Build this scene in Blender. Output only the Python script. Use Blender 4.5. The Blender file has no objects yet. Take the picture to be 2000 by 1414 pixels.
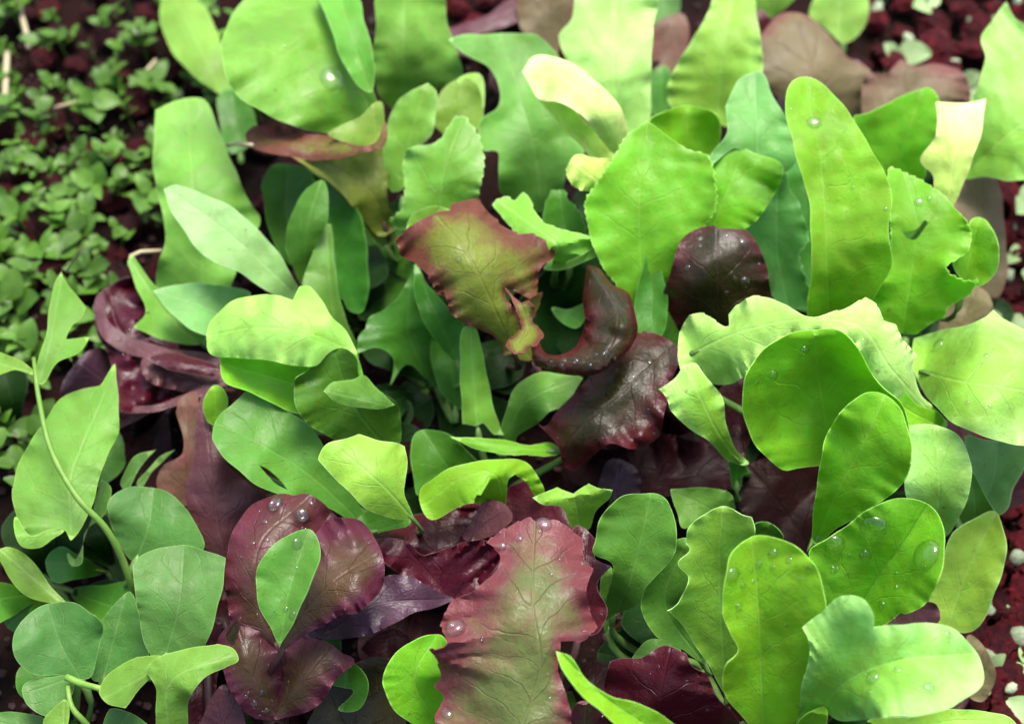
import bpy, bmesh, math, random
import numpy as np
from mathutils import Vector, Matrix
from mathutils.geometry import delaunay_2d_cdt

# ------------------------------------------------------------------ camera, world, sun, exposure
S = bpy.context.scene
COL = S.collection
R = math.radians
CM = 0.01
PITCH = R(55)
DIST = 62.0                      # cm from the aim point
HALF = 20.0                      # half of the picture width at that distance, cm
FWD = Vector((0, math.cos(PITCH), -math.sin(PITCH)))
UPV = Vector((0, math.sin(PITCH), math.cos(PITCH)))
AIM = Vector((0, 0, 5.0))
CAM = AIM - FWD * DIST
cd = bpy.data.cameras.new('camera')
cam = bpy.data.objects.new('camera', cd)
COL.objects.link(cam)
cam.location = CAM * CM
cam.rotation_euler = (math.pi / 2 - PITCH, 0, 0)
cd.sensor_width = 36
cd.lens = 36 / (2 * HALF / DIST)
cd.clip_start = 0.01
cd.clip_end = 200
cd.dof.use_dof = True
cd.dof.focus_distance = 0.53
cd.dof.aperture_fstop = 8.5
S.camera = cam

SUN_EL, SUN_AZ = R(70), R(22)    # azimuth clockwise from +Y (the top of the picture)
w = bpy.data.worlds.new('World')
S.world = w
w.use_nodes = True
nt = w.node_tree
bg = nt.nodes['Background']
sky = nt.nodes.new('ShaderNodeTexSky')
sky.sky_type = 'NISHITA'
sky.sun_disc = False
sky.sun_elevation = SUN_EL
sky.sun_rotation = SUN_AZ
sky.air_density = 1.0
sky.dust_density = 5.0
nt.links.new(sky.outputs[0], bg.inputs[0])
bg.inputs[1].default_value = 0.15
sd = bpy.data.lights.new('sun', 'SUN')
sd.energy = 2.0
sd.angle = R(24)
sd.color = (1.0, 0.97, 0.93)
sun = bpy.data.objects.new('sun', sd)
COL.objects.link(sun)
dsun = Vector((math.sin(SUN_AZ) * math.cos(SUN_EL), math.cos(SUN_AZ) * math.cos(SUN_EL), math.sin(SUN_EL)))
sun.rotation_euler = dsun.to_track_quat('Z', 'Y').to_euler()
sun.location = dsun * 3
S.view_settings.view_transform = 'Standard'
S.view_settings.look = 'None'
S.view_settings.exposure = 0.83
S.view_settings.gamma = 1.0

def ray(px, py):
    return FWD + Vector((1, 0, 0)) * ((px - 1000) / 1000 * HALF / DIST) + UPV * (-(py - 707) / 1000 * HALF / DIST)
def at(px, py, z):
    """the point of the bed at height z (cm) seen at a place of the picture, in metres"""
    d = ray(px, py)
    return (CAM + d * ((z - CAM.z) / d.z)) * CM
def at_np(P, z):
    dx = (P[:, 0] - 1000) / 1000 * HALF / DIST
    dy = -(P[:, 1] - 707) / 1000 * HALF / DIST
    D = np.stack([dx, FWD.y + UPV.y * dy, FWD.z + UPV.z * dy], 1)
    k = (z - CAM.z) / D[:, 2]
    return (np.array(CAM)[None] + D * k[:, None]) * CM

# ------------------------------------------------------------------ materials
class NB:
    def __init__(s, name):
        s.m = bpy.data.materials.new(name)
        s.m.use_nodes = True
        s.t = s.m.node_tree
        s.t.nodes.clear()
    def n(s, kind, **kw):
        nd = s.t.nodes.new(kind)
        for k, v in kw.items():
            setattr(nd, k, v)
        return nd
    def l(s, a, b):
        s.t.links.new(a, b)
    def val(s, sock, x):
        if isinstance(x, (int, float)):
            sock.default_value = x
        elif isinstance(x, tuple):
            sock.default_value = x
        else:
            s.l(x, sock)
    def math(s, op, a, b=0.0, c=0.0, clamp=False):
        nd = s.n('ShaderNodeMath', operation=op, use_clamp=clamp)
        s.val(nd.inputs[0], a); s.val(nd.inputs[1], b); s.val(nd.inputs[2], c)
        return nd.outputs[0]
    def mr(s, x, a, b, c, d, smooth=True):
        nd = s.n('ShaderNodeMapRange', interpolation_type='SMOOTHSTEP' if smooth else 'LINEAR')
        s.val(nd.inputs[0], x)
        for i, q in enumerate((a, b, c, d)):
            nd.inputs[i + 1].default_value = q
        return nd.outputs[0]
    def mix(s, f, a, b, blend='MIX'):
        nd = s.n('ShaderNodeMix', data_type='RGBA', blend_type=blend)
        s.val(nd.inputs[0], f)
        s.val(nd.inputs[6], a if not (isinstance(a, tuple) and len(a) == 3) else a + (1,))
        s.val(nd.inputs[7], b if not (isinstance(b, tuple) and len(b) == 3) else b + (1,))
        return nd.outputs[2]
    def noise(s, co, scale, detail=3, rough=0.5):
        nd = s.n('ShaderNodeTexNoise')
        s.l(co, nd.inputs['Vector'])
        nd.inputs['Scale'].default_value = scale
        nd.inputs['Detail'].default_value = detail
        nd.inputs['Roughness'].default_value = rough
        return nd.outputs[0]
    def attr(s, name):
        return s.n('ShaderNodeAttribute', attribute_name=name).outputs['Fac']

PAL = {  # base, second pigment, vein, roughness, translucency, coat
 'lime':  ((0.240, 0.560, 0.022), (0.48, 0.78, 0.18), (0.40, 0.70, 0.12), .44, .42, .03),
 'grass': ((0.185, 0.420, 0.035), (0.38, 0.64, 0.18), (0.34, 0.58, 0.12), .44, .28, .03),
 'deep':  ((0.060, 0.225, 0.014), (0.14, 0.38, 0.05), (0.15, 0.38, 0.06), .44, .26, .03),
 'mid':   ((0.125, 0.310, 0.032), (0.24, 0.48, 0.09), (0.24, 0.47, 0.10), .46, .26, .03),
 'fresh': ((0.275, 0.570, 0.055), (0.50, 0.79, 0.27), (0.46, 0.74, 0.22), .46, .30, .03),
 'pale':  ((0.370, 0.690, 0.120), (0.58, 0.83, 0.30), (0.62, 0.84, 0.34), .50, .28, .02),
 'cream': ((0.620, 0.840, 0.190), (0.90, 0.92, 0.46), (0.84, 0.90, 0.46), .50, .30, .02),
 'blue':  ((0.215, 0.450, 0.115), (0.40, 0.64, 0.30), (0.38, 0.60, 0.26), .50, .22, .02),
 'mint':  ((0.140, 0.370, 0.045), (0.38, 0.68, 0.24), (0.32, 0.58, 0.18), .48, .26, .02),
 'bmint': ((0.150, 0.400, 0.070), (0.40, 0.70, 0.30), (0.34, 0.62, 0.24), .48, .24, .02),
 'olive': ((0.190, 0.350, 0.030), (0.30, 0.42, 0.07), (0.32, 0.46, 0.08), .45, .26, .03),
 'yolive':((0.205, 0.450, 0.050), (0.38, 0.60, 0.14), (0.38, 0.58, 0.14), .50, .26, .02),
 'brown': ((0.180, 0.235, 0.025), (0.150, 0.042, 0.026), (0.25, 0.24, 0.06), .40, .20, .08),
 'redtip':((0.135, 0.170, 0.040), (0.165, 0.036, 0.050), (0.25, 0.21, 0.10), .40, .16, .10),
 'taupe': ((0.170, 0.140, 0.060), (0.165, 0.055, 0.045), (0.22, 0.14, 0.09), .50, .12, .03),
 'purple':((0.026, 0.022, 0.004), (0.066, 0.005, 0.013), (0.10, 0.025, 0.03), .32, .10, .08),
 'rose':  ((0.078, 0.050, 0.015), (0.098, 0.018, 0.034), (0.15, 0.06, 0.055), .34, .08, .14),
 'violet_sheen':((0.062, 0.026, 0.046), (0.050, 0.007, 0.018), (0.16, 0.08, 0.12), .34, .08, .14),  # violet-blue sheen of glossy purple leaves, painted into the colour
 'wine':  ((0.064, 0.004, 0.011), (0.028, 0.002, 0.006), (0.09, 0.015, 0.025), .30, .12, .10),
 'shade': ((0.008, 0.035, 0.003), (0.014, 0.050, 0.006), (0.03, 0.09, 0.012), .50, .12, .02),  # near-black green: the shade between leaves is put into this colour
 'shadew':((0.020, 0.0025, 0.004), (0.011, 0.0015, 0.002), (0.035, 0.006, 0.009), .42, .06, .03),  # wine counterpart, gap shade painted into its colour as well
 'mauve': ((0.105, 0.036, 0.044), (0.075, 0.012, 0.018), (0.18, 0.08, 0.085), .42, .08, .08),
 'pea':   ((0.085, 0.225, 0.035), (0.18, 0.36, 0.05), (0.22, 0.40, 0.12), .50, .22, .02),  # both pea greens darkened: weaker light at the left put into the colour
 'peal':  ((0.165, 0.370, 0.040), (0.30, 0.50, 0.05), (0.32, 0.54, 0.16), .50, .26, .02),
}
MATS = {}
def leaf_mat(key):
    if key in MATS:
        return MATS[key]
    base, sec, vein, rough, trans, coat = PAL[key]
    red = key in ('brown', 'redtip', 'taupe', 'purple', 'wine', 'mauve', 'shadew', 'rose', 'violet_sheen')
    b = NB('leaf_' + key)
    co = b.n('ShaderNodeTexCoord').outputs['Object']
    a_t, a_v, a_e, a_m, a_p, a_s = [b.attr(k) for k in ('lt', 'lv', 'le', 'lm', 'lp', 'ls')]
    av = b.math('ABSOLUTE', a_v)
    n1 = b.noise(co, 45, 3)
    n2 = b.noise(co, 160, 4, .6)
    n3 = b.noise(co, 1400, 2, .6)
    n4 = b.noise(co, 520, 3, .6)
    # pigment spreads in from the rim in uneven patches
    pf = b.math('ADD', a_p, b.math('MULTIPLY', b.math('SUBTRACT', b.math('ADD', b.math('ADD', b.math('MULTIPLY', n1, .4), b.math('MULTIPLY', n2, .4)), b.math('MULTIPLY', n4, .2)), .5), 1.9 if red else .9))
    pf = b.mr(pf, 0.15, 0.85, 0, 1)
    c = b.mix(pf, base, sec)
    # mottling
    hsv = b.n('ShaderNodeHueSaturation')
    b.l(c, hsv.inputs['Color'])
    b.l(b.math('ADD', b.mr(n1, .3, .7, .86, 1.12), b.math('MULTIPLY', b.math('SUBTRACT', n2, .5), .35)), hsv.inputs['Value'])
    b.l(b.math('ADD', b.mr(n2, .3, .7, .496, .508), b.math('MULTIPLY', a_s, 0.02)), hsv.inputs['Hue'])
    hsv.inputs['Saturation'].default_value = 1.0
    c = hsv.outputs[0]
    # veins: lateral ones leave the midrib at a slant
    ph = b.math('SUBTRACT', b.math('MULTIPLY', a_t, .80), b.math('MULTIPLY', av, 1.3))
    ph = b.math('ADD', ph, b.math('MULTIPLY', n1, 1.2))
    ln = b.math('PINGPONG', ph, .5)
    lat = b.mr(ln, 0, .035, 1, 0)
    lat = b.math('MULTIPLY', lat, b.mr(av, .35, .95, 1, 0))
    vo = b.n('ShaderNodeTexVoronoi', feature='DISTANCE_TO_EDGE')
    nz = b.n('ShaderNodeTexNoise'); b.l(co, nz.inputs['Vector']); nz.inputs['Scale'].default_value = 120; nz.inputs['Detail'].default_value = 3
    vm1 = b.n('ShaderNodeVectorMath', operation='SCALE'); b.l(nz.outputs['Color'], vm1.inputs[0]); vm1.inputs['Scale'].default_value = .009
    vm2 = b.n('ShaderNodeVectorMath', operation='ADD'); b.l(co, vm2.inputs[0]); b.l(vm1.outputs[0], vm2.inputs[1])
    b.l(vm2.outputs[0], vo.inputs['Vector']); vo.inputs['Scale'].default_value = 210
    net = b.mr(vo.outputs['Distance'], 0, .09, 1, 0)
    mid = b.mr(a_m, .0, .09, 1, 0)
    vm = b.math('MAXIMUM', b.math('MAXIMUM', b.math('MULTIPLY', lat, .75), b.math('MULTIPLY', net, b.mr(n1, .35, .65, .04, .16))), b.math('MULTIPLY', mid, b.mr(n1, .35, .65, .35, .8)))
    c = b.mix(b.math('MULTIPLY', vm, .46 if not red else .30), c, vein)
    vb = b.n('ShaderNodeTexVoronoi', feature='F1'); b.l(co, vb.inputs['Vector']); vb.inputs['Scale'].default_value = 75
    c = b.mix(b.math('MULTIPLY', b.mr(vb.outputs['Distance'], .03, .09, .55, 0), b.mr(n2, .5, .6, 0, 1)), c, (.20, .13, .05) if not red else (.04, .015, .01))
    c = b.mix(b.mr(n4, .62, .72, 0, .35), c, tuple(x * .45 for x in base))
    rim = b.mr(a_e, 0.0, .035, 1, 0)
    if red:
        rimc = tuple(min(1, x * 1.8 + .02) for x in sec) if key != 'wine' else (.26, .16, .17)
        c = b.mix(b.math('MULTIPLY', rim, .45), c, rimc)
    else:
        rimc = tuple(min(1, x * 1.25 + .06) for x in sec)
        c = b.mix(b.math('MULTIPLY', rim, .6), c, rimc)
    c = b.mix(.10, c, b.mix(n3, (.2, .2, .2), (.8, .8, .8)), 'SOFT_LIGHT')
    p = b.n('ShaderNodeBsdfPrincipled')
    b.l(c, p.inputs['Base Color'])
    b.l(b.mr(n2, .3, .7, max(.15, rough - .08), rough + .12), p.inputs['Roughness'])
    p.inputs['Specular IOR Level'].default_value = .12 if key.startswith('shade') else .4 if not red else .34
    p.inputs['Coat Weight'].default_value = coat
    p.inputs['Coat Roughness'].default_value = .35
    # bump: quilted between the veins, fine grain
    h = b.math('ADD', b.math('MULTIPLY', vm, -.6), b.math('MULTIPLY', n2, .9))
    h = b.math('ADD', h, b.math('MULTIPLY', n3, .12))
    h = b.math('ADD', h, b.math('MULTIPLY', n4, .25))
    bp = b.n('ShaderNodeBump')
    bp.inputs['Strength'].default_value = .55 if not red else .8
    bp.inputs['Distance'].default_value = .0010
    b.l(h, bp.inputs['Height'])
    b.l(bp.outputs[0], p.inputs['Normal'])
    tr = b.n('ShaderNodeBsdfTranslucent')
    tc = b.n('ShaderNodeHueSaturation')
    tc.inputs['Hue'].default_value = .495 if not red else .5
    tc.inputs['Saturation'].default_value = 1.12
    tc.inputs['Value'].default_value = 1.35
    b.l(c, tc.inputs['Color'])
    b.l(b.mix(1.0, tc.outputs[0], (1.08, 1.0, .6), 'MULTIPLY') if not red else tc.outputs[0], tr.inputs['Color'])
    mx = b.n('ShaderNodeMixShader')
    mx.inputs[0].default_value = trans
    b.l(p.outputs[0], mx.inputs[1]); b.l(tr.outputs[0], mx.inputs[2])
    o = b.n('ShaderNodeOutputMaterial')
    b.l(mx.outputs[0], o.inputs['Surface'])
    MATS[key] = b.m
    return b.m

def plain(name, c1, c2, scale=100, rough=.6, bump=.3, bd=.001, trans=0, spec=.4, det=4):
    b = NB(name)
    co = b.n('ShaderNodeTexCoord').outputs['Object']
    n = b.noise(co, scale, det, .6)
    c = b.mix(b.mr(n, .3, .7, 0, 1), c1, c2)
    rnd = b.n('ShaderNodeObjectInfo').outputs['Random']
    hsv = b.n('ShaderNodeHueSaturation')
    b.l(c, hsv.inputs['Color']); b.l(b.mr(rnd, 0, 1, .7, 1.3, False), hsv.inputs['Value'])
    p = b.n('ShaderNodeBsdfPrincipled')
    b.l(hsv.outputs[0], p.inputs['Base Color'])
    p.inputs['Roughness'].default_value = rough
    p.inputs['Specular IOR Level'].default_value = spec
    bp = b.n('ShaderNodeBump'); bp.inputs['Strength'].default_value = bump; bp.inputs['Distance'].default_value = bd
    b.l(b.noise(co, scale * 3, 5, .65), bp.inputs['Height']); b.l(bp.outputs[0], p.inputs['Normal'])
    out = p.outputs[0]
    if trans:
        tr = b.n('ShaderNodeBsdfTranslucent'); b.l(hsv.outputs[0], tr.inputs['Color'])
        mx = b.n('ShaderNodeMixShader'); mx.inputs[0].default_value = trans
        b.l(out, mx.inputs[1]); b.l(tr.outputs[0], mx.inputs[2]); out = mx.outputs[0]
    o = b.n('ShaderNodeOutputMaterial'); b.l(out, o.inputs['Surface'])
    return b.m
M_STALK = plain('stalk_green', (.10, .22, .04), (.18, .32, .08), 120, .45, .2, .0005, .15)
M_STALKR = plain('stalk_red', (.09, .05, .04), (.06, .015, .02), 120, .4, .2, .0005, .05)
M_VINE = plain('vine_green', (.20, .44, .06), (.30, .52, .10), 160, .45, .2, .0005, .15)
def water_mat():
    b = NB('water')
    lw = b.n('ShaderNodeLayerWeight'); lw.inputs['Blend'].default_value = .25
    tr = b.n('ShaderNodeBsdfTransparent'); tr.inputs[0].default_value = (.97, .99, .98, 1)
    rf = b.n('ShaderNodeBsdfRefraction'); rf.inputs['IOR'].default_value = 1.33; rf.inputs['Roughness'].default_value = .03
    gl = b.n('ShaderNodeBsdfGlossy'); gl.inputs['Roughness'].default_value = .06
    m1 = b.n('ShaderNodeMixShader'); m1.inputs[0].default_value = .25
    b.l(tr.outputs[0], m1.inputs[1]); b.l(rf.outputs[0], m1.inputs[2])
    m2 = b.n('ShaderNodeMixShader'); b.l(b.mr(lw.outputs['Facing'], .0, 1, .07, .75), m2.inputs[0])
    b.l(m1.outputs[0], m2.inputs[1]); b.l(gl.outputs[0], m2.inputs[2])
    o = b.n('ShaderNodeOutputMaterial'); b.l(m2.outputs[0], o.inputs['Surface'])
    return b.m
M_WATER = water_mat()

# ------------------------------------------------------------------ geometry helpers
def parse(s):
    out, corner = [], []
    for tok in s.split():
        c = tok.endswith('!')
        x, y = tok.rstrip('!').split(',')
        out.append((float(x), float(y))); corner.append(c)
    return np.array(out), corner
def spline(P, closed, step, corner=None):
    """Catmull-Rom; a corner point keeps its point"""
    n = len(P); pts = []
    segs = n if closed else n - 1
    for i in range(segs):
        p1 = P[i]; p2 = P[(i + 1) % n]
        p0 = P[(i - 1) % n] if (closed or i > 0) else p1 - (p2 - p1)
        p3 = P[(i + 2) % n] if (closed or i + 2 < n) else p2 + (p2 - p1)
        c1 = corner and corner[i]; c2 = corner and corner[(i + 1) % n]
        d = np.linalg.norm((p2 - p1)[:2])
        m1 = (p2 - p0) / 2; m2 = (p3 - p1) / 2
        l1 = np.linalg.norm(m1[:2]) + 1e-6; l2 = np.linalg.norm(m2[:2]) + 1e-6
        m1 = m1 * min(1, d * 1.1 / l1); m2 = m2 * min(1, d * 1.1 / l2)
        if c1: m1 = (p2 - p1) * .8
        if c2: m2 = (p2 - p1) * .8
        k = max(1, int(round(d / step)))
        for j in range(k):
            t = j / k; t2 = t * t; t3 = t2 * t
            pts.append((2*t3-3*t2+1)*p1 + (t3-2*t2+t)*m1 + (-2*t3+3*t2)*p2 + (t3-t2)*m2)
    if not closed: pts.append(P[-1])
    return np.array(pts)
def seg_dist(P, A, B):
    """distance of points to segments; returns best dist, seg index, t, signed cross"""
    D = B - A; L2 = (D ** 2).sum(1) + 1e-9
    rel = P[:, None] - A[None]
    t = np.clip((rel * D[None]).sum(2) / L2[None], 0, 1)
    off = rel - t[..., None] * D[None]
    d2 = (off ** 2).sum(2)
    k = d2.argmin(1); r = np.arange(len(P))
    cr = D[k, 0] * off[r, k, 1] - D[k, 1] * off[r, k, 0]
    return np.sqrt(d2[r, k]), k, t[r, k], np.sign(cr)
def inside(P, Q):
    x, y = P[:, 0], P[:, 1]; c = np.zeros(len(P), bool)
    x1, y1 = Q[:, 0], Q[:, 1]; x2, y2 = np.roll(x1, -1), np.roll(y1, -1)
    for a, b_, c_, d in zip(x1, y1, x2, y2):
        if b_ == d: continue
        m = ((b_ > y) != (d > y)) & (x < (c_ - a) * (y - b_) / (d - b_) + a)
        c ^= m
    return c
def patch(outl, mid, z, rnd, holes=(), cup=.25, p=1.5, tilt=0., wave=.08, wl=90., ser=0., serl=26., roll=0., pig=(0, 0, 0), bumps=(), crease=.0, grid=8.0, noise=.10, arch=0.):
    P, cor = parse(outl) if isinstance(outl, str) else outl
    B = spline(P, True, 3.4 if ser else 5.0, cor)
    if ser or True:      # teeth / tiny irregularities pushed along the outline's normal
        T = np.roll(B, -1, 0) - np.roll(B, 1, 0); T /= np.linalg.norm(T, axis=1)[:, None] + 1e-9
        N = np.stack([T[:, 1], -T[:, 0]], 1)
        if ((B[:, 0] * np.roll(B[:, 1], -1) - np.roll(B[:, 0], -1) * B[:, 1]).sum()) < 0: N = -N
        s = np.cumsum(np.linalg.norm(np.roll(B, -1, 0) - B, axis=1))
        a, b_, c_ = rnd.uniform(0, 6, 3)
        ir = 1.1 * np.sin(s / 23 + a) + .8 * np.sin(s / 11 + b_)
        if ser:
            ph = s / serl + .8 * np.sin(s / 70 + a) + c_
            saw = (ph % 1.0)
            ir = ir + ser * (saw - .5) * (0.6 + .4 * np.sin(s / 57 + b_))
        B = B + N * ir[:, None]
    lo, hi = B.min(0), B.max(0)
    gx, gy = np.meshgrid(np.arange(lo[0], hi[0], grid), np.arange(lo[1], hi[1], grid * .87))
    gx = gx + (np.arange(gx.shape[0]) % 2)[:, None] * grid / 2
    G = np.stack([gx.ravel(), gy.ravel()], 1)
    G = G[inside(G, B)]
    if len(G):
        dB, *_ = seg_dist(G, B, np.roll(B, -1, 0)); G = G[dB > grid * .55]
    allp = np.concatenate([B, G]) if len(G) else B
    m0, _ = parse(mid) if isinstance(mid, str) else mid
    Mp = spline(np.asarray(m0, float), False, 7.0)
    Mp = Mp[inside(Mp, B)]
    if len(Mp):
        dB, *_ = seg_dist(Mp, B, np.roll(B, -1, 0)); Mp = Mp[dB > 4]
    if len(Mp) and len(G):
        G = G[np.sqrt(((G[:, None] - Mp[None]) ** 2).sum(2)).min(1) > grid * .6]
    allp = np.concatenate([B, Mp, G]) if len(G) and len(Mp) else B
    HL = [spline(*[parse(q)[0]], True, 5.0, parse(q)[1]) for q in holes]
    hedges = []
    for Hh in HL:
        allp = allp[~inside(allp, Hh)] if False else allp
        keep = np.ones(len(allp), bool); keep[len(B):] = ~inside(allp[len(B):], Hh); allp = allp[keep]
        n0 = len(allp); allp = np.concatenate([allp, Hh])
        hedges += [(n0 + i, n0 + (i + 1) % len(Hh)) for i in range(len(Hh))]
    vs, es, fs, *_ = delaunay_2d_cdt([Vector(q) for q in allp], hedges, [list(range(len(B)))], 1, 1e-3)
    V = np.array([(q.x, q.y) for q in vs])
    for Hh in HL:
        cen = np.array([V[list(f)].mean(0) for f in fs]); ins = inside(cen, Hh)
        fs = [f for f, k in zip(fs, ins) if not k]
    # midrib, extended past both ends
    mp, _ = parse(mid) if isinstance(mid, str) else mid
    zs = np.interp(np.linspace(0, 1, len(mp)), np.linspace(0, 1, len(z)), z)
    M = spline(np.concatenate([mp, zs[:, None]], 1), False, 12.0)
    e0 = M[0].copy(); e0[:2] += (M[0] - M[1])[:2] / (np.linalg.norm((M[0]-M[1])[:2]) + 1e-9) * 400
    e1 = M[-1].copy(); e1[:2] += (M[-1] - M[-2])[:2] / (np.linalg.norm((M[-1]-M[-2])[:2]) + 1e-9) * 400
    ME = np.concatenate([[e0], M, [e1]])
    L = np.concatenate([[0], np.cumsum(np.linalg.norm(np.diff(M[:, :2], axis=0), axis=1))])
    LE = np.concatenate([[-400], L, [L[-1] + 400]])
    dm, k, t, sg = seg_dist(V, ME[:-1, :2], ME[1:, :2])
    tz = ME[k, 2] * (1 - t) + ME[k + 1, 2] * t
    tl = LE[k] * (1 - t) + LE[k + 1] * t
    de, *_ = seg_dist(V, B, np.roll(B, -1, 0))
    hw = dm + de + 1e-6
    v = dm / hw; sv = v * sg
    zz = tz + cup * v ** p * hw / 50 + tilt * dm * sg / 50 + crease * np.minimum(dm, 25) / 25
    ph = rnd.uniform(0, 6, 12)
    tt = tl + 22 * np.sin(tl / 61 + ph[6] + sg) + 12 * np.sin(tl / 23 + ph[7] - sg * 2)
    am = .65 + .5 * np.sin(tl / 93 + ph[8] + sg * 2.1)
    sz = np.minimum(hw / 60, 1.6) * wave
    zz += sz * .8 * v ** 2 * am * np.sin(tt / (wl * 1.35) * 6.28 + ph[0] + sg * ph[9])
    zz += sz * .32 * v ** 3 * np.sin(tt / (wl * .47) * 6.28 + ph[1] + sg * ph[10])
    zz += sz * .4 * v * np.sin(V[:, 0] / 31 + ph[5]) * np.sin(V[:, 1] / 33 + ph[11])
    zz += noise * (np.sin(V[:, 0] / 41 + ph[2]) * np.sin(V[:, 1] / 37 + ph[3]) + .5 * np.sin(V[:, 0] / 19 + V[:, 1] / 27 + ph[4]))
    wx = V[:, 0] + 14 * np.sin(V[:, 1] / 29 + ph[0]); wy = V[:, 1] + 14 * np.sin(V[:, 0] / 33 + ph[1])
    zz += .022 * np.sin((wx + wy * .4) / 13 + ph[2]) * np.sin((wy - wx * .5) / 11 + ph[3]) * (.4 + .9 * np.sin(wx / 47 + wy / 39) ** 2)
    # quilting between lateral veins
    zz += .03 * np.abs(np.sin((tl / 50 * .8 - v * 1.3 + .25 * np.sin(tl / 37 + ph[3])) * math.pi + .5)) * (1 - v) * np.clip((dm - 4) / 30, 0, 1)
    zz -= roll * (np.clip(v - .7, 0, 1) / .3) ** 2
    for bx, by, br, bh in bumps:
        zz += bh * np.exp(-((V[:, 0] - bx) ** 2 + (V[:, 1] - by) ** 2) / (br * br))
    zz = np.maximum(zz, .15)
    co = at_np(V, zz)
    tn = np.clip(tl / (L[-1] + 1e-6), 0, 1)
    pg = pig[0] + pig[1] * v ** 2 + pig[2] * tn
    return dict(V=V, co=co, f=[list(f) for f in fs], lt=tl / 50, lv=sv, le=de / 50, lm=dm / 50, lp=pg, base=at(*M[0][:2], M[0][2]), nxt=at(*M[min(2, len(M)-1)][:2], M[min(2, len(M)-1)][2]))

def link(o, parent=None):
    COL.objects.link(o)
    if parent: o.parent = parent
    return o
def smooth(me):
    me.polygons.foreach_set('use_smooth', [True] * len(me.polygons))

def tube_mesh(name, pts, rads, origin, seg=8, flat=1.0):
    """tapered tube through world points (m)"""
    n = len(pts); vs = []; fs = []
    up = Vector((0, 0, 1))
    for i, p in enumerate(pts):
        d = (pts[min(i + 1, n - 1)] - pts[max(i - 1, 0)]).normalized()
        x = d.cross(up)
        if x.length < 1e-3: x = d.cross(Vector((0, 1, 0)))
        x.normalize(); y = d.cross(x).normalized()
        for j in range(seg):
            a = j / seg * 6.28318
            vs.append(p + (x * math.cos(a) + y * math.sin(a) * flat) * rads[i] - origin)
    for i in range(n - 1):
        for j in range(seg):
            a = i * seg + j; b = i * seg + (j + 1) % seg
            fs.append((a, b, b + seg, a + seg))
    fs.append(tuple(range(seg))[::-1]); fs.append(tuple(range((n - 1) * seg, n * seg)))
    me = bpy.data.meshes.new(name); me.from_pydata([tuple(v) for v in vs], [], fs); me.update(); smooth(me)
    return me

# droplet: a low dome
def dome():
    bm = bmesh.new(); ring = []
    N, K = 20, 7
    for k in range(K):
        a = k / (K - 1) * math.pi / 2
        r, h = math.cos(a) ** .85 if k < K - 1 else 0, math.sin(a) * .55
        if k == K - 1: ring.append([bm.verts.new((0, 0, h))]); break
        ring.append([bm.verts.new((r * math.cos(j / N * 6.2832), r * math.sin(j / N * 6.2832), h)) for j in range(N)])
    for k in range(K - 1):
        for j in range(N):
            if k == K - 2: bm.faces.new((ring[k][j], ring[k][(j + 1) % N], ring[k + 1][0]))
            else: bm.faces.new((ring[k][j], ring[k][(j + 1) % N], ring[k + 1][(j + 1) % N], ring[k + 1][j]))
    bot = [bm.verts.new((q.co.x * .97, q.co.y * .97, -.12)) for q in ring[0]]
    for j in range(N): bm.faces.new((bot[j], bot[(j + 1) % N], ring[0][(j + 1) % N], ring[0][j]))
    bm.faces.new(bot[::-1])
    me = bpy.data.meshes.new('water_droplet'); bm.to_mesh(me); bm.free(); smooth(me); me.materials.append(M_WATER)
    return me
DROP = dome()

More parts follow.
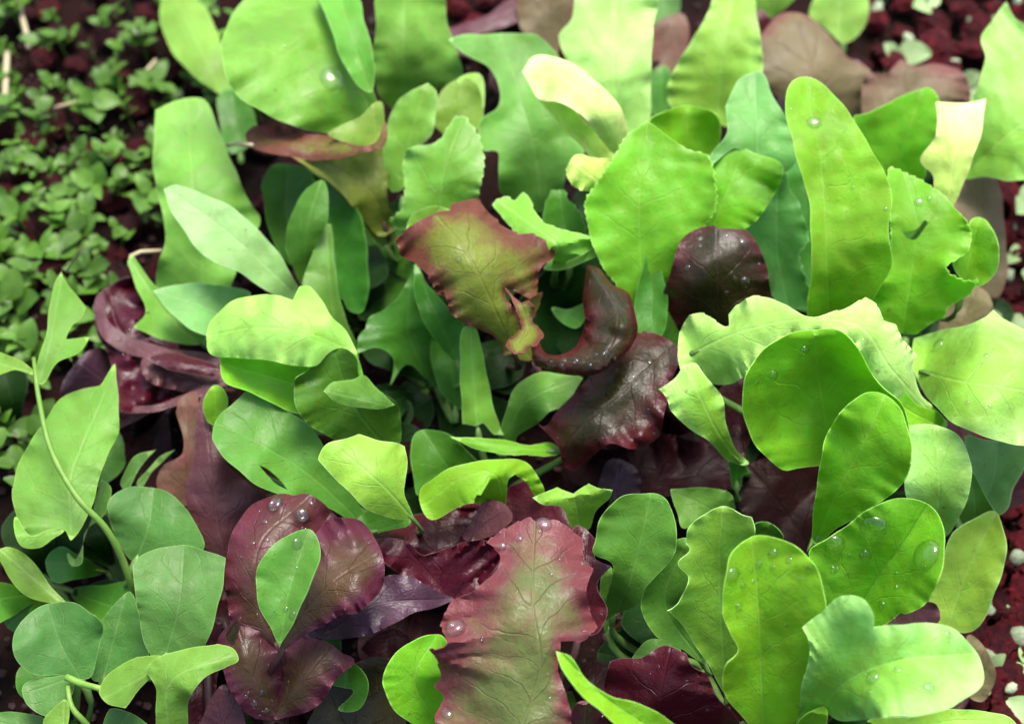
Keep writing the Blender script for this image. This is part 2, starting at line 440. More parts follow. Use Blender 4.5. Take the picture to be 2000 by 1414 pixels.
PLANTS = {}
def plant(key, label, root, cat='lettuce', name='lettuce_plant', group=None):
    o = bpy.data.objects.new(name, None)
    o.empty_display_size = .01
    o.location = at(root[0], root[1], 0)
    o['label'] = label; o['category'] = cat
    if group: o['group'] = group
    link(o)
    PLANTS[key] = dict(o=o, root=Vector(o.location), px=root, n=0)
    return PLANTS[key]
SEED = [11]
def leaf(pk, key, outl, mid, z, stalk=1, drops='', label=None, sw=.16, shift=0., patches=(), name='leaf', dew=0, **kw):
    """one leaf: traced blade with its own height curve (cm), joined patches for folds, stalk down to the crown"""
    SEED[0] += 1
    rnd = np.random.RandomState(SEED[0])
    pl = PLANTS[pk]
    ps = [patch(outl, mid, z, rnd, **kw)] + [patch(*q[:3], rnd, **(q[3] if len(q) > 3 else {})) for q in patches]
    vs, fs, at_ = [], [], {k: [] for k in ('lt', 'lv', 'le', 'lm', 'lp')}
    for q in ps:
        n0 = len(vs)
        vs += [tuple(c) for c in (q['co'] - np.array(pl['root'])[None])]
        fs += [[i + n0 for i in f] for f in q['f']]
        for k in at_: at_[k] += list(q[k])
    me = bpy.data.meshes.new(name); me.from_pydata(vs, [], fs); me.update()
    for k, a in at_.items():
        me.attributes.new(k, 'FLOAT', 'POINT').data.foreach_set('value', a)
    me.attributes.new('ls', 'FLOAT', 'POINT').data.foreach_set('value', [float(rnd.uniform(-.5, .5)) + shift] * len(vs))
    # normals to the sky side
    up = sum(p.normal.z * p.area for p in me.polygons)
    if up < 0: me.flip_normals()
    smooth(me)
    me.materials.append(leaf_mat(key))
    o = link(bpy.data.objects.new(name, me), pl['o'])
    if label: o['label'] = label
    m = o.modifiers.new('thickness', 'SOLIDIFY'); m.thickness = .00028; m.offset = 0
    m = o.modifiers.new('crisp_rim', 'EDGE_SPLIT'); m.split_angle = R(55)
    if stalk:
        b0 = ps[0]['base']; dr = (b0 - ps[0]['nxt'])
        dr = dr.normalized() if dr.length > 1e-6 else Vector((0, 0, -1))
        root = pl['root'] + Vector((rnd.uniform(-.004, .004), rnd.uniform(-.004, .004), -.002))
        Ld = (b0 - root).length
        c1 = b0 + dr * Ld * .3; c1.z = min(c1.z, b0.z - .1 * Ld)
        c1.z = max(c1.z, .003)
        c2 = root + Vector((0, 0, Ld * .35))
        pts = []
        for i in range(11):
            t = i / 10
            pts.append(b0 * (1-t)**3 + c1 * 3*t*(1-t)**2 + c2 * 3*t*t*(1-t) + root * t**3)
        pts = [b0 + (ps[0]['nxt'] - b0) * .8 - Vector((0, 0, .0006))] + pts
        red = key in ('brown', 'redtip', 'taupe', 'purple', 'wine', 'mauve', 'shadew', 'rose', 'violet_sheen')
        sm = tube_mesh('stalk', pts, [CM * sw * .35] + [CM * sw * (.8 + .5 * i / 10) for i in range(11)], pl['root'], flat=.6)
        sm.materials.append(M_STALKR if red else M_STALK)
        link(bpy.data.objects.new('stalk', sm), o)
    if dew:
        q = ps[0]; ok = np.where(q['le'] > .12)[0]
        for i in rnd.choice(ok, dew, replace=False):
            drops += ' %.1f,%.1f,%.2f' % (q['V'][i][0], q['V'][i][1], 1.6 + 3.2 * rnd.rand() ** 2.5)
    if drops:
        V = np.concatenate([q['V'] for q in ps])
        for tok in drops.split():
            x, y, r = map(float, tok.split(','))
            i = int(((V - np.array([x, y])) ** 2).sum(1).argmin())
            vtx = me.vertices[i]; nrm = vtx.normal.copy()
            d = link(bpy.data.objects.new('water_droplet', DROP), o)
            P = np.array([x, y]); dz = vtx.co
            d.location = dz + nrm * .00015
            q = nrm.to_track_quat('Z', 'Y')
            d.rotation_euler = (q @ Matrix.Rotation(float(rnd.uniform(0, 6)), 4, 'Z').to_quaternion()).to_euler()
            rr = r / 50 * CM * .85
            d.scale = (rr * float(rnd.uniform(.9, 1.15)), rr, rr)
    pl['n'] += 1
    return o
# ------------------------------------------------------------------ the lettuces (outlines traced, heights in cm)
plant('bowl', 'bright lime lettuce with a deeply cupped round leaf and a pale crinkled collar', (1640, 960))
plant('rightpale', 'pale green lettuce with a broad flat leaf reaching off the right edge', (1830, 960))
plant('drops', 'lime lettuce with spoon-shaped leaves covered in big water drops, in the lower right', (1600, 1390))
plant('corner', 'light green lettuce with a two-lobed leaf spreading over the lower right corner', (1590, 1440))
plant('lowmid', 'green lettuce with upright round and toothed leaves, right of the pink-edged leaf', (1350, 1330))
plant('pinktip', 'red-tipped lettuce with one big green and pink leaf with jagged edges at bottom centre', (1010, 1440))
plant('twin', 'glossy purple-brown lettuce with rounded blistered lobes, left of bottom centre', (560, 1330))
plant('wine', 'dark wine red lettuce lying low between the purple lobes and the pink-edged leaf', (840, 1120))
plant('frontwine', 'dark purple lettuce with a crimped shiny leaf at the bottom edge behind the lime blade', (1300, 1440))
plant('midpurple', 'purple-brown lettuce drooping glossy wet leaves at the middle of the bed', (1240, 860))
plant('darkround', 'dark purple lettuce with a round beaded leaf standing in front of lime leaves', (1400, 770))
plant('bronze', 'bronze lettuce with a crinkled olive and red leaf rolled open at the centre', (990, 760))
plant('frill', 'small bright frilly green lettuce tucked behind the bronze leaf', (1080, 620))
plant('saddle', 'young green lettuce with a saddle-shaped leaf and toothed blades just below the centre', (980, 1000))
plant('curl', 'mint green lettuce with a ruffled ribbon-like leaf between purple leaves and the lime bowl', (1440, 960))
plant('folded', 'lime lettuce with a big leaf folded over into a shining pale flap, left of centre', (700, 850))
plant('heart', 'fresh green lettuce with smooth oval leaves below the folded pale flap', (760, 1060))
plant('deeps', 'saturated green lettuce with smooth upright folded leaves, upper left of centre', (690, 640))
plant('throat', 'shaded green lettuce with crossed broad leaves under the bronze leaf', (850, 760))
plant('topleft', 'large smooth green lettuce with a round leaf carrying a water ring, at the top left', (720, 420))
plant('oliveback', 'olive green lettuce with a reddish curled rim and long stem, beneath the round leaf', (760, 500))
plant('serrated', 'mid green lettuce with stacked finely toothed leaves, at top centre', (860, 520))
plant('topmint', 'mint green lettuce with a deeply notched leaf at top centre', (1060, 500))
plant('cream', 'creamy yellow and pale green lettuce with a bent-over leaf, at the top right of centre', (1210, 420))
plant('limeheart', 'vivid lime lettuce with a toothed heart-shaped leaf, upper right of centre', (1270, 650))
plant('bluegreen', 'blue-green lettuce with soft toothed leaves behind the tall lime leaf', (1520, 640))
plant('tall', 'tall lime lettuce with one long tongue-shaped upright leaf, upper right', (1620, 650))
plant('topright', 'lime lettuce with serrated leaf and a small curled cup at the right side', (1780, 620))
plant('white', 'pale lettuce with a nearly white bent tip and long leaves, upper right corner', (1850, 470))
plant('taupe', 'dusty red-brown lettuce with broad dull leaves in front of the red stones at top right', (1640, 330))
plant('taupeside', 'dusty brown lettuce leaf standing at the right edge beside the red stones', (1900, 620))
plant('backred', 'blurred pink and brown lettuce at the top edge behind the mint leaf', (1060, 180))
plant('yellowback', 'blurred yellow-green lettuce at the top edge beside dark red stones', (1630, 90))
plant('ylong', 'yellow-green lettuce with one long strap leaf, at the left beside the seedlings', (390, 640))
plant('bluenarrow', 'blue-green seedling lettuce with two narrow pointed leaves, left of the folded flap', (600, 620), )
plant('winefold', 'wine red lettuce, folded and wet, on the left below the strap leaf', (420, 770))
plant('mauve', 'mauve and brown lettuce with upright leaves behind the round pea leaves', (430, 1120))
plant('haze', 'blurred yellow-green lettuce leaf behind the round leaf at the top left', (450, 260))

# --- right of centre
leaf('bowl', 'lime', '1625,915 1600,908 1560,916! 1530,918 1495,890 1465,850 1450,800 1455,745 1475,700 1510,668 1560,648 1640,645 1680,690 1712,742 1760,790 1775,850 1740,900 1670,930',
     '1630,925 1610,800 1595,710 1592,655', (6.2, 8.6, 10.8, 12.2), cup=.7, p=1.6, wave=.10, drops='1510,730,12 1572,682,13 1478,748,6', label='deeply cupped round lime leaf', dew=10)
leaf('bowl', 'lime', '1588,1060 1592,980 1602,900 1620,840 1650,795 1690,768 1735,775 1765,810 1780,870 1775,920 1750,960 1700,990 1640,1030',
     '1594,1055 1640,950 1690,860 1725,780', (7.6, 10.2, 12, 13), cup=.4, p=1.3, wave=.22, wl=80)
leaf('bowl', 'pale', '1330,725 1325,660 1350,615! 1375,612 1400,628 1420,638 1425,612! 1465,580 1490,580 1530,592 1578,620 1640,605 1670,592! 1690,582! 1715,600 1725,625 1752,635! 1765,665 1790,695! 1780,715 1785,735 1800,770 1850,830 1800,830 1762,797 1708,740 1680,690 1640,650 1560,652 1510,675 1475,715 1440,745 1410,750 1380,742 1365,715',
     '1350,690 1440,650 1560,625 1680,640 1740,720 1840,830', (8.6, 10.4, 11.7, 12.0, 10.6, 7), cup=-.35, p=2, wave=.42, wl=62, ser=3, serl=33, pig=(.1, .4, .35), drops='1575,668,9 1690,670,9 1700,700,7', label='pale crinkled collar leaf', dew=10)
leaf('rightpale', 'fresh', '1785,662! 1815,652 1870,640 1920,622 1940,605! 1960,625 1990,640 2070,680 2090,870 1990,868 1930,855 1870,830 1830,795 1800,760 1780,710',
     '1800,725 1880,745 1980,760 2080,770', (7.0, 9.6, 10, 9), cup=-.32, p=1.8, wave=.12, wl=130, pig=(0, .35, .45), drops='1836,672,17 1925,700,6 1890,790,5', label='broad pale leaf running out of the right edge', dew=8)
leaf('rightpale', 'lime', '1690,700 1730,740 1762,760 1790,790 1830,805 1850,832 1820,835 1770,832 1740,800', '1700,710 1760,790 1830,830', (9.4, 9.2, 7.6), cup=.4, stalk=0)
leaf('rightpale', 'fresh', '1768,835 1830,830 1870,850 1895,900 1897,950 1882,990 1850,1045 1800,1065 1790,1010 1765,955 1775,880',
     '1820,1070 1835,960 1825,840', (4.5, 7.4, 8.8), cup=.3, tilt=-.1, pig=(.2, .3, .2))
leaf('rightpale', 'blue', '1888,850 1930,860 2010,868 2005,905 1978,955 1962,1000 1915,1020 1880,1000 1902,940 1890,900', '1900,1030 1940,940 1950,860', (3.0, 4.6, 5.6), cup=.3, pig=(.2, .2, 0))
leaf('rightpale', 'mid', '1888,920 1915,950 1945,1005 1935,1025 1890,1030 1870,1000', '1900,1040 1905,990 1895,930', (3.6, 4.9, 5.6), cup=.4, stalk=0)
leaf('rightpale', 'fresh', '1860,1040 1930,1000 1950,1008 1967,1075 1945,1150 1915,1222 1870,1232 1810,1200 1840,1100',
     '1845,1240 1890,1120 1940,1010', (2.4, 4.2, 5.6), cup=.28, pig=(0, .3, .1), shift=-.6)
leaf('drops', 'lime', '1580,1082 1620,1050 1700,993 1760,972 1800,978 1835,1010 1846,1080 1830,1140 1800,1185 1770,1200 1760,1196! 1720,1225 1650,1245 1600,1190',
     '1640,1260 1700,1150 1765,1060 1812,985', (6.6, 8.6, 10.2, 11.2), cup=.55, p=1.15, wave=.10, pig=(0, .15, 0), drops='1708,1030,26 1812,1080,30 1693,1086,11 1627,1112,8 1655,1118,4 1660,1082,4 1752,1150,5 1722,1182,9 1630,1060,20 1745,1205,5 1765,1135,3', dew=16)
leaf('drops', 'lime', '1412,1200 1415,1130 1430,1080 1470,1048 1520,1050 1570,1080 1600,1120 1612,1170 1612,1250 1585,1340 1550,1420 1500,1440 1440,1390 1412,1345 1418,1300 1440,1270 1425,1235',
     '1492,1440 1487,1300 1480,1160 1468,1055', (6.4, 9.4, 11.4, 12.6), cup=.5, p=1.15, wave=.10, wl=120, drops='1433,1120,14 1450,1146,6 1510,1080,9 1508,1108,5 1545,1095,7 1480,1100,6 1580,1110,6 1440,1185,8 1535,1215,4 1560,1130,4 1530,1160,3 1500,1130,3', dew=18)
leaf('corner', 'fresh', '1560,1425 1565,1350 1582,1270 1566,1225! 1600,1200 1640,1165 1680,1165 1705,1200 1706,1225! 1760,1218 1840,1220 1890,1250 1918,1300 1915,1340 1860,1380 1800,1395 1720,1402 1640,1405 1612,1390! 1600,1425',
     '1585,1430 1640,1340 1750,1290 1905,1275', (7.2, 10.4, 12.0, 11.0), cup=.42, p=1.05, wave=.2, wl=110, pig=(.1, .3, .3), drops='1705,1325,13 1755,1310,8 1810,1345,11 1850,1240,8 1765,1400,6 1660,1395,6 1700,1350,5', bumps=((1660, 1190, 50, .4),), dew=14)
leaf('corner', 'lime', '1545,1430 1575,1395 1612,1380 1615,1420 1600,1460 1550,1460', '1570,1460 1590,1390', (7, 9), cup=.3, stalk=0)
leaf('corner', 'fresh', '1690,1440 1700,1405 1780,1398 1850,1385 1960,1395 1990,1440 1900,1460 1760,1470', '1700,1460 1840,1410 1960,1410', (2, 4, 4), cup=.2, shift=-.5)
leaf('lowmid', 'fresh', '1340,1062! 1345,1030 1380,1000 1415,990 1450,1005 1468,1010! 1476,1040 1465,1070 1450,1110 1455,1230 1445,1300 1430,1370 1390,1310 1355,1255 1330,1215 1302,1192! 1325,1175 1345,1130 1325,1100 1345,1075',
     '1420,1370 1408,1200 1406,1080 1412,995', (3.6, 7.2, 9.4, 10.8), cup=.42, p=1.5, wave=.2, wl=90, pig=(-.1, .2, .3))
leaf('lowmid', 'mid', '1253,1150 1270,1090 1310,1060 1345,1052 1352,1100 1355,1170 1350,1220 1385,1295 1330,1268 1280,1240 1255,1195',
     '1370,1290 1300,1180 1335,1065', (4.4, 6.2, 8), cup=.4, p=1.3, shift=.4)
leaf('lowmid', 'mid', '1160,1060 1175,1010 1215,970 1265,962 1300,975 1318,1020 1322,1070 1300,1105 1262,1145 1250,1180 1200,1200 1183,1218! 1180,1180 1197,1105 1160,1080',
     '1195,1215 1235,1120 1270,970', (4.4, 7.4, 9), cup=.4, p=1.2, wave=.14, shift=-.2)
leaf('lowmid', 'mid', '1310,955! 1350,953 1420,958 1435,985 1430,1012 1385,1012 1335,1032 1322,1000', '1440,1030 1380,990 1325,965', (3.2, 4.8, 5.2), cup=.3, wave=.35, wl=60)
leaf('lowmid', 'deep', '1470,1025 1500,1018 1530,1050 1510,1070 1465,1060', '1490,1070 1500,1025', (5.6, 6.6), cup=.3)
leaf('lowmid', 'mid', '1175,1130 1195,1110 1200,1200 1185,1240 1172,1190', '1190,1240 1188,1120', (3.6, 5.4), cup=.4)
leaf('lowmid', 'mid', '1232,1290 1270,1250 1330,1262 1300,1300 1260,1320', '1340,1290 1240,1280', (3.0, 3.8), cup=.3)

# --- bottom centre
leaf('pinktip', 'redtip', '860,1222! 882,1175 930,1150 965,1120 977,1085 948,1060! 975,1040 1030,1012 1050,1018! 1085,1015 1137,1052! 1140,1090 1160,1110! 1145,1150 1150,1190 1168,1225! 1140,1250 1095,1250! 1090,1300 1100,1430 870,1430 850,1400 867,1360 845,1340! 862,1320 855,1290 838,1268! 872,1258',
     '1010,1450 1055,1300 1040,1170 1045,1015', (9.0, 10.2, 10.8, 10.4), cup=-.22, p=1.5, wave=.2, wl=80, pig=(.0, .8, .5), ser=4, serl=40, drops='888,1228,20 1063,1025,16 1015,1052,8 980,1063,7 1135,1100,7 875,1395,13 1075,1120,5 1090,1095,4 955,1145,4 1140,1230,4', label='big green leaf with jagged pink edges', dew=14)
leaf('pinktip', 'wine', '1120,1030 1170,1062 1162,1090 1195,1105! 1165,1140 1187,1190 1172,1232 1145,1235 1120,1150', '1130,1240 1150,1040', (6, 7.4), cup=.3, wave=.2, drops='1178,1200,4')
leaf('pinktip', 'lime', '748,1330 760,1290 800,1255 865,1240 880,1300 880,1420 865,1430 800,1410 765,1380', '870,1430 810,1330 850,1245', (5, 7.4, 8.2), cup=.45, p=1.3, shift=-.2)
leaf('pinktip', 'lime', '1085,1270! 1112,1280 1150,1332 1200,1360 1262,1380 1335,1430 1230,1430 1170,1385 1120,1340 1095,1300', '1300,1440 1180,1360 1095,1275', (9.6, 11.2, 12), cup=.55, p=1.2, wave=.1, drops='1240,1380,4', label='narrow lime blade')
leaf('pinktip', 'redtip', '1110,1440 1130,1370 1180,1385 1165,1410 1150,1440', '1140,1450 1145,1375', (5, 7.4), cup=.2, pig=(.5, .4, 0))
leaf('frontwine', 'wine', '1178,1345 1190,1290! 1210,1285 1250,1285 1300,1260 1340,1275! 1350,1300 1380,1315! 1395,1350 1440,1430 1250,1450 1170,1390', '1290,1460 1290,1360 1310,1270', (4, 6.4, 7.4), cup=-.3, wave=.3, wl=60, bumps=((1335, 1290, 25, .3), (1370, 1330, 20, .25), (1410, 1390, 25, .25)), drops='1385,1385,4 1345,1330,4', dew=16)
leaf('frontwine', 'purple', '1195,1230 1260,1200 1330,1260 1300,1300 1200,1300', '1260,1320 1250,1210', (1.5, 2.4), cup=.2)
leaf('twin', 'rose', '440,1120 450,1050 490,990 540,965 575,968! 600,965 640,990 662,1012! 655,1060 615,1110 575,1180 556,1262 545,1272 520,1255 460,1238 446,1190',
     '545,1270 500,1170 510,1060 590,985', (5.6, 7.0, 7.8, 7.6), cup=-.42, p=1.6, wave=.22, wl=60, pig=(.35, .6, .2), drops='540,985,17 592,1003,14 518,1022,8 493,1058,6 525,1056,6 470,1090,4 505,1065,3 470,1160,4 500,1200,4 612,985,8', label='blistered purple leaf with a cluster of big drops', dew=16, bumps=((540, 985, 16, .3), (592, 1003, 16, .3), (640, 1010, 14, -.3)))
leaf('twin', 'rose', '600,1075 625,1030 645,1012! 672,1010 702,1018 735,1055 752,1110 738,1158 700,1196 672,1200! 640,1214 600,1237 560,1266 545,1276 560,1190',
     '548,1276 600,1190 660,1130 735,1085', (6.4, 7.8, 8.6, 8.2), cup=-.35, p=1.7, wave=.28, wl=55, pig=(-.1, .9, .5), label='fan-shaped purple leaf with an olive middle', bumps=((690, 1060, 16, .25), (660, 1040, 12, .2), (700, 1120, 20, .2)))
leaf('twin', 'rose', '425,1255 465,1207 505,1232 540,1268 549,1330 538,1400 500,1405! 468,1376 442,1325',
     '540,1400 495,1320 468,1230', (4.2, 5.8, 6.2), cup=-.35, p=1.3, wave=.25, wl=50, pig=(.25, .6, .2), drops='495,1375,10 520,1385,8 510,1355,6 480,1365,6', dew=10)
leaf('twin', 'rose', '543,1275 598,1240! 640,1255 668,1275! 690,1292 655,1330 622,1376 560,1400 534,1402 543,1340',
     '540,1400 590,1330 640,1270', (4.2, 5.4, 5.8), cup=-.35, p=1.3, wave=.25, wl=50, pig=(.15, .7, .2), drops='548,1285,5 548,1340,4', dew=6)
leaf('twin', 'mid', '500,1120 520,1080 570,1040 608,1035 625,1070 615,1120 590,1180 546,1265! 530,1230 506,1180', '546,1265 565,1160 600,1042', (8.6, 9.8, 10.2), cup=.25, p=1.2, wave=.08, drops='580,1058,11 572,1200,7 560,1190,5 585,1110,4', label='small green leaf lying on the purple lobes', dew=5, stalk=0)
leaf('twin', 'violet_sheen', '595,1240 690,1188 750,1128 800,1125 860,1158 890,1172! 840,1190 800,1200 745,1230 700,1245 640,1247', '640,1235 740,1180 870,1170', (5, 6, 5.2), cup=.4, p=1.3, wave=.2, wl=50, bumps=((690, 1200, 40, .5), (810, 1160, 40, .5)))
leaf('twin', 'purple', '610,1390 640,1330 700,1290 760,1290 790,1360 770,1450 600,1450', '690,1460 710,1300', (2, 3.4), cup=.3)
leaf('twin', 'deep', '640,1330 680,1290 720,1330 700,1385 660,1385 690,1350 668,1340', '670,1385 680,1300', (3.2, 4.4), cup=.5, stalk=0)
leaf('wine', 'wine', '715,1040 760,1020 830,1000 905,985 985,990 1000,1020 960,1060 960,1110 885,1165 830,1150 760,1110', '860,1170 850,1080 860,1000', (3, 4.6, 5), cup=-.3, wave=.5, wl=60)
leaf('wine', 'wine', '725,1060 760,1050 800,1060 830,1085 900,1060 950,1055 975,1100 890,1175 800,1130 740,1090', '880,1170 790,1065', (4, 5.6), cup=.3, wave=.4, wl=50)
leaf('wine', 'mauve', '905,1050 930,1000 955,975 990,990 1000,1020 950,1050', '920,1060 950,980', (5, 5.8), cup=.2)
leaf('wine', 'wine', '985,960 1040,935 1060,960 1100,990 1130,1030 1080,1030 1000,1020', '1000,1030 1080,980', (4.2, 5), cup=.2, shift=.3)

leaf('corner', 'mauve', '1718,1222 1740,1200! 1770,1180 1800,1172! 1828,1178 1836,1208 1815,1228 1760,1235', '1780,1240 1785,1175', (5, 6), cup=.1, wave=.2, wl=40, shift=1)
leaf('corner', 'taupe', '1890,1240 1925,1270 1945,1320 1920,1370 1880,1340', '1890,1360 1920,1270', (1.4, 2.6), cup=.2)
# --- centre
leaf('midpurple', 'purple', '1050,828! 1065,832 1090,800 1150,740 1190,690 1245,648 1300,660 1328,690 1312,740 1300,800 1285,850 1240,877 1190,868 1150,895 1122,920! 1100,908 1085,862',
     '1300,690 1210,770 1120,850 1095,905', (7.4, 7.4, 6.4, 5.2), cup=-.2, p=1.4, wave=.24, wl=80, pig=(.15, .8, .1), drops='1270,712,7 1240,738,5 1265,800,4', bumps=((1250, 855, 18, .35),), stalk=0, label='long drooping purple-brown leaf', dew=12)
leaf('midpurple', 'purple', '1148,520! 1170,528 1195,555 1230,575 1240,620 1242,660 1205,708 1160,730 1110,732 1045,715! 1033,645 1046,650 1066,690 1098,694 1128,674 1140,640 1140,580',
     '1160,530 1208,620 1168,700 1050,700', (9.2, 9.6, 9.2, 8.6), cup=-.5, p=1.2, wave=.2, wl=70, pig=(.15, .7, .1), roll=.3, drops='1150,715,5 1125,708,6 1180,695,5 1165,690,5 1200,700,4 1100,712,5 1075,705,4', dew=12, bumps=((1215, 640, 16, .3), (1195, 655, 12, -.2)), stalk=0)
leaf('midpurple', 'shade', '1000,620 1035,560 1085,510 1150,480 1190,520 1160,560 1150,620 1100,690 1050,690 1020,660', '1120,680 1080,600 1120,510', (2.4, 3.4, 5.6), cup=.6, shift=.3)  # inside of the dark cup, its shade carried by a near-black blade colour
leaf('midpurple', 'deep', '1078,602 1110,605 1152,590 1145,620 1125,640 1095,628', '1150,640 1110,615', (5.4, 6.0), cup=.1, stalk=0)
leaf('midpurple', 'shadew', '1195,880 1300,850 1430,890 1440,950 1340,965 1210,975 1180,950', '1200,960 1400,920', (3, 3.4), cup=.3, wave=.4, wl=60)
leaf('midpurple', 'violet_sheen', '1170,960 1190,900 1240,910 1250,960 1210,985', '1200,980 1210,910', (3.4, 4.2), cup=-.5, wave=.4, wl=40)
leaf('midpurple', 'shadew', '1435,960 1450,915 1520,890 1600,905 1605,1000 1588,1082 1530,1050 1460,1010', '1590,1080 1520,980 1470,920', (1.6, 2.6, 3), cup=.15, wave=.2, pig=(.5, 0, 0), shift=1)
leaf('darkround', 'purple', '1330,652 1303,600 1296,572 1310,530 1325,480 1360,448 1395,440! 1402,446! 1450,450 1480,480 1500,530 1506,590 1500,640 1440,710 1380,700',
     '1405,700 1405,600 1402,520 1400,442', (5.4, 7.8, 9.4, 9.8), cup=-.25, p=1.6, wave=.12, pig=(.05, .45, .2), drops='1370,470,9 1450,473,10 1345,527,7 1455,552,13 1420,572,7 1485,520,5 1437,545,5 1365,485,6 1400,535,3 1420,640,3', label='round dark purple leaf beaded with water', dew=22)
leaf('bronze', 'brown', '772,470! 800,445 850,415 878,412! 885,398 920,392 935,392! 965,425 1000,452 1050,462 1088,488! 1080,505 1060,520 1050,540 1047,575! 1035,585! 990,562! 988,580 1005,610 1035,650! 1025,680 1000,692! 985,695! 975,665 940,645 905,632! 880,612 875,585 850,570 840,545 815,520 785,497',
     '1000,680 960,590 910,490 855,425', (7.4, 9.6, 10.6, 10.2), cup=-.35, p=1.6, wave=.26, wl=60, pig=(-.2, .95, .45), bumps=((890, 460, 80, .3), (790, 485, 25, -.3)), label='crinkled bronze leaf with red ruffled edges', dew=6, ser=5, serl=34, drops='893,510,6')
leaf('bronze', 'brown', '905,630 960,650 1010,700 1045,700 1035,640 1060,570 1000,600 930,600', '1050,720 1010,660 980,610', (5.6, 6.6, 7.4), cup=.3, wave=.2, pig=(0, .5, 0), ser=3)
leaf('bronze', 'brown', '985,560! 1002,578 1018,592! 1035,586! 1046,604 1038,628 1052,640! 1062,655 1048,676! 1030,680 1022,694! 1000,690 990,672 1004,655 1018,640 1010,612', '1010,685 1030,640 1020,600', (9.6, 9.4, 9.8), cup=.5, wave=.25, wl=35, ser=4, serl=26, pig=(.1, .7, .1), stalk=0)
leaf('oliveback', 'olive', '595,318 660,312 740,300 756,330 760,420 775,470 740,480 700,430 655,370', '760,490 690,350', (3.6, 6.2), cup=.2, pig=(0, 0, .3))
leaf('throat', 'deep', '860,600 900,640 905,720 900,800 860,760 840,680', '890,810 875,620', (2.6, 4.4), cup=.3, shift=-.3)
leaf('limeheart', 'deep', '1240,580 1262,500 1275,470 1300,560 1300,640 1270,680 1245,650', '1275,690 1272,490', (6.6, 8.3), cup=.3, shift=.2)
leaf('frill', 'fresh', '963,400! 985,385 1005,390! 1020,378! 1030,380 1045,412 1062,437 1100,448 1152,462 1168,472 1130,500 1075,525 1085,490! 1060,480 1010,456 980,425',
     '1085,530 1090,480 1040,440 985,400', (7, 9.4, 9.4, 8.8), cup=-.25, wave=.25, wl=60, pig=(-.2, .3, .2), ser=4, serl=24)
leaf('frill', 'deep', '1062,440 1065,395! 1075,372! 1100,372 1110,392! 1130,410! 1145,450 1150,475 1080,470', '1110,490 1095,385', (6.4, 7.6), cup=.3, ser=5, serl=22)
leaf('frill', 'grass', '1060,525 1085,505 1165,468 1180,490 1120,520 1085,530', '1080,525 1175,475', (8.0, 8.6), cup=-.3, stalk=0)
leaf('saddle', 'mid', '970,885 985,810 1000,770 1020,745 1060,727 1110,732 1138,738! 1122,765! 1105,793 1075,805! 1050,825 1022,842! 1008,852 1003,872 990,890',
     '985,885 1012,800 1060,765 1125,742', (3.6, 5.4, 6.2, 6.2), cup=-.25, wave=.15, shift=-.4, pig=(0, .4, .2))
leaf('saddle', 'fresh', '898,670 908,640 932,645 945,700 955,760 978,838 985,850! 965,848! 945,825 930,832 903,828! 900,740', '935,850 925,740 918,645', (4.6, 6.2, 7.8), cup=-.35, p=1.3, wave=.1, pig=(0, .2, 0))
leaf('saddle', 'lime', '878,853 920,855 980,860 1030,868 1078,866 1090,886 1040,890 980,887 920,872', '1085,880 980,873 885,856', (5.2, 5.9, 5.8), cup=-.4, wave=.12, ser=1.5)
leaf('saddle', 'deep', '803,870 815,845 845,838 880,850 915,885 930,910 880,930 830,960 815,965 803,910', '905,950 860,890 830,845', (3.4, 4.6, 5.0), cup=.4)
leaf('saddle', 'lime', '820,965 830,945 880,915 940,900 990,896 1030,906 1052,935 1065,965 1045,970 1030,942 1005,926! 990,940 990,1012 975,1005 960,985 920,982 880,1000 845,1015 828,1002',
     '985,1010 970,930 900,935 830,985', (4.6, 7.0, 7.2, 6.4), cup=-.3, p=1.6, wave=.12, shift=-.3)
leaf('saddle', 'fresh', '1040,972! 1065,962 1088,950! 1120,965! 1150,945! 1170,955! 1196,958! 1190,975 1162,1000 1150,1032 1120,1032 1095,992 1060,985',
     '1135,1040 1122,970', (4.8, 6.8), cup=.3, wave=.12, shift=-.6, pig=(-.3, .3, 0))
leaf('curl', 'fresh', '1285,760! 1320,740 1335,712! 1358,710 1375,730 1392,750 1412,785 1418,830 1440,880 1462,905! 1450,908 1420,897 1390,868 1360,845 1330,822 1310,800 1303,780',
     '1445,903 1400,840 1370,780 1340,720', (5.4, 8, 9.2, 9.6), cup=-.35, p=1.3, wave=.25, wl=60, pig=(0, .3, .3))
leaf('curl', 'deep', '1425,895 1450,905 1462,925! 1450,930! 1450,950! 1432,955 1425,920', '1440,955 1440,900', (4.4, 5.6), cup=.2, stalk=1)
leaf('curl', 'shadew', '1405,760 1440,740 1470,720 1480,800 1460,870 1435,885 1415,830', '1450,890 1440,750', (3.6, 4.6), cup=.2)

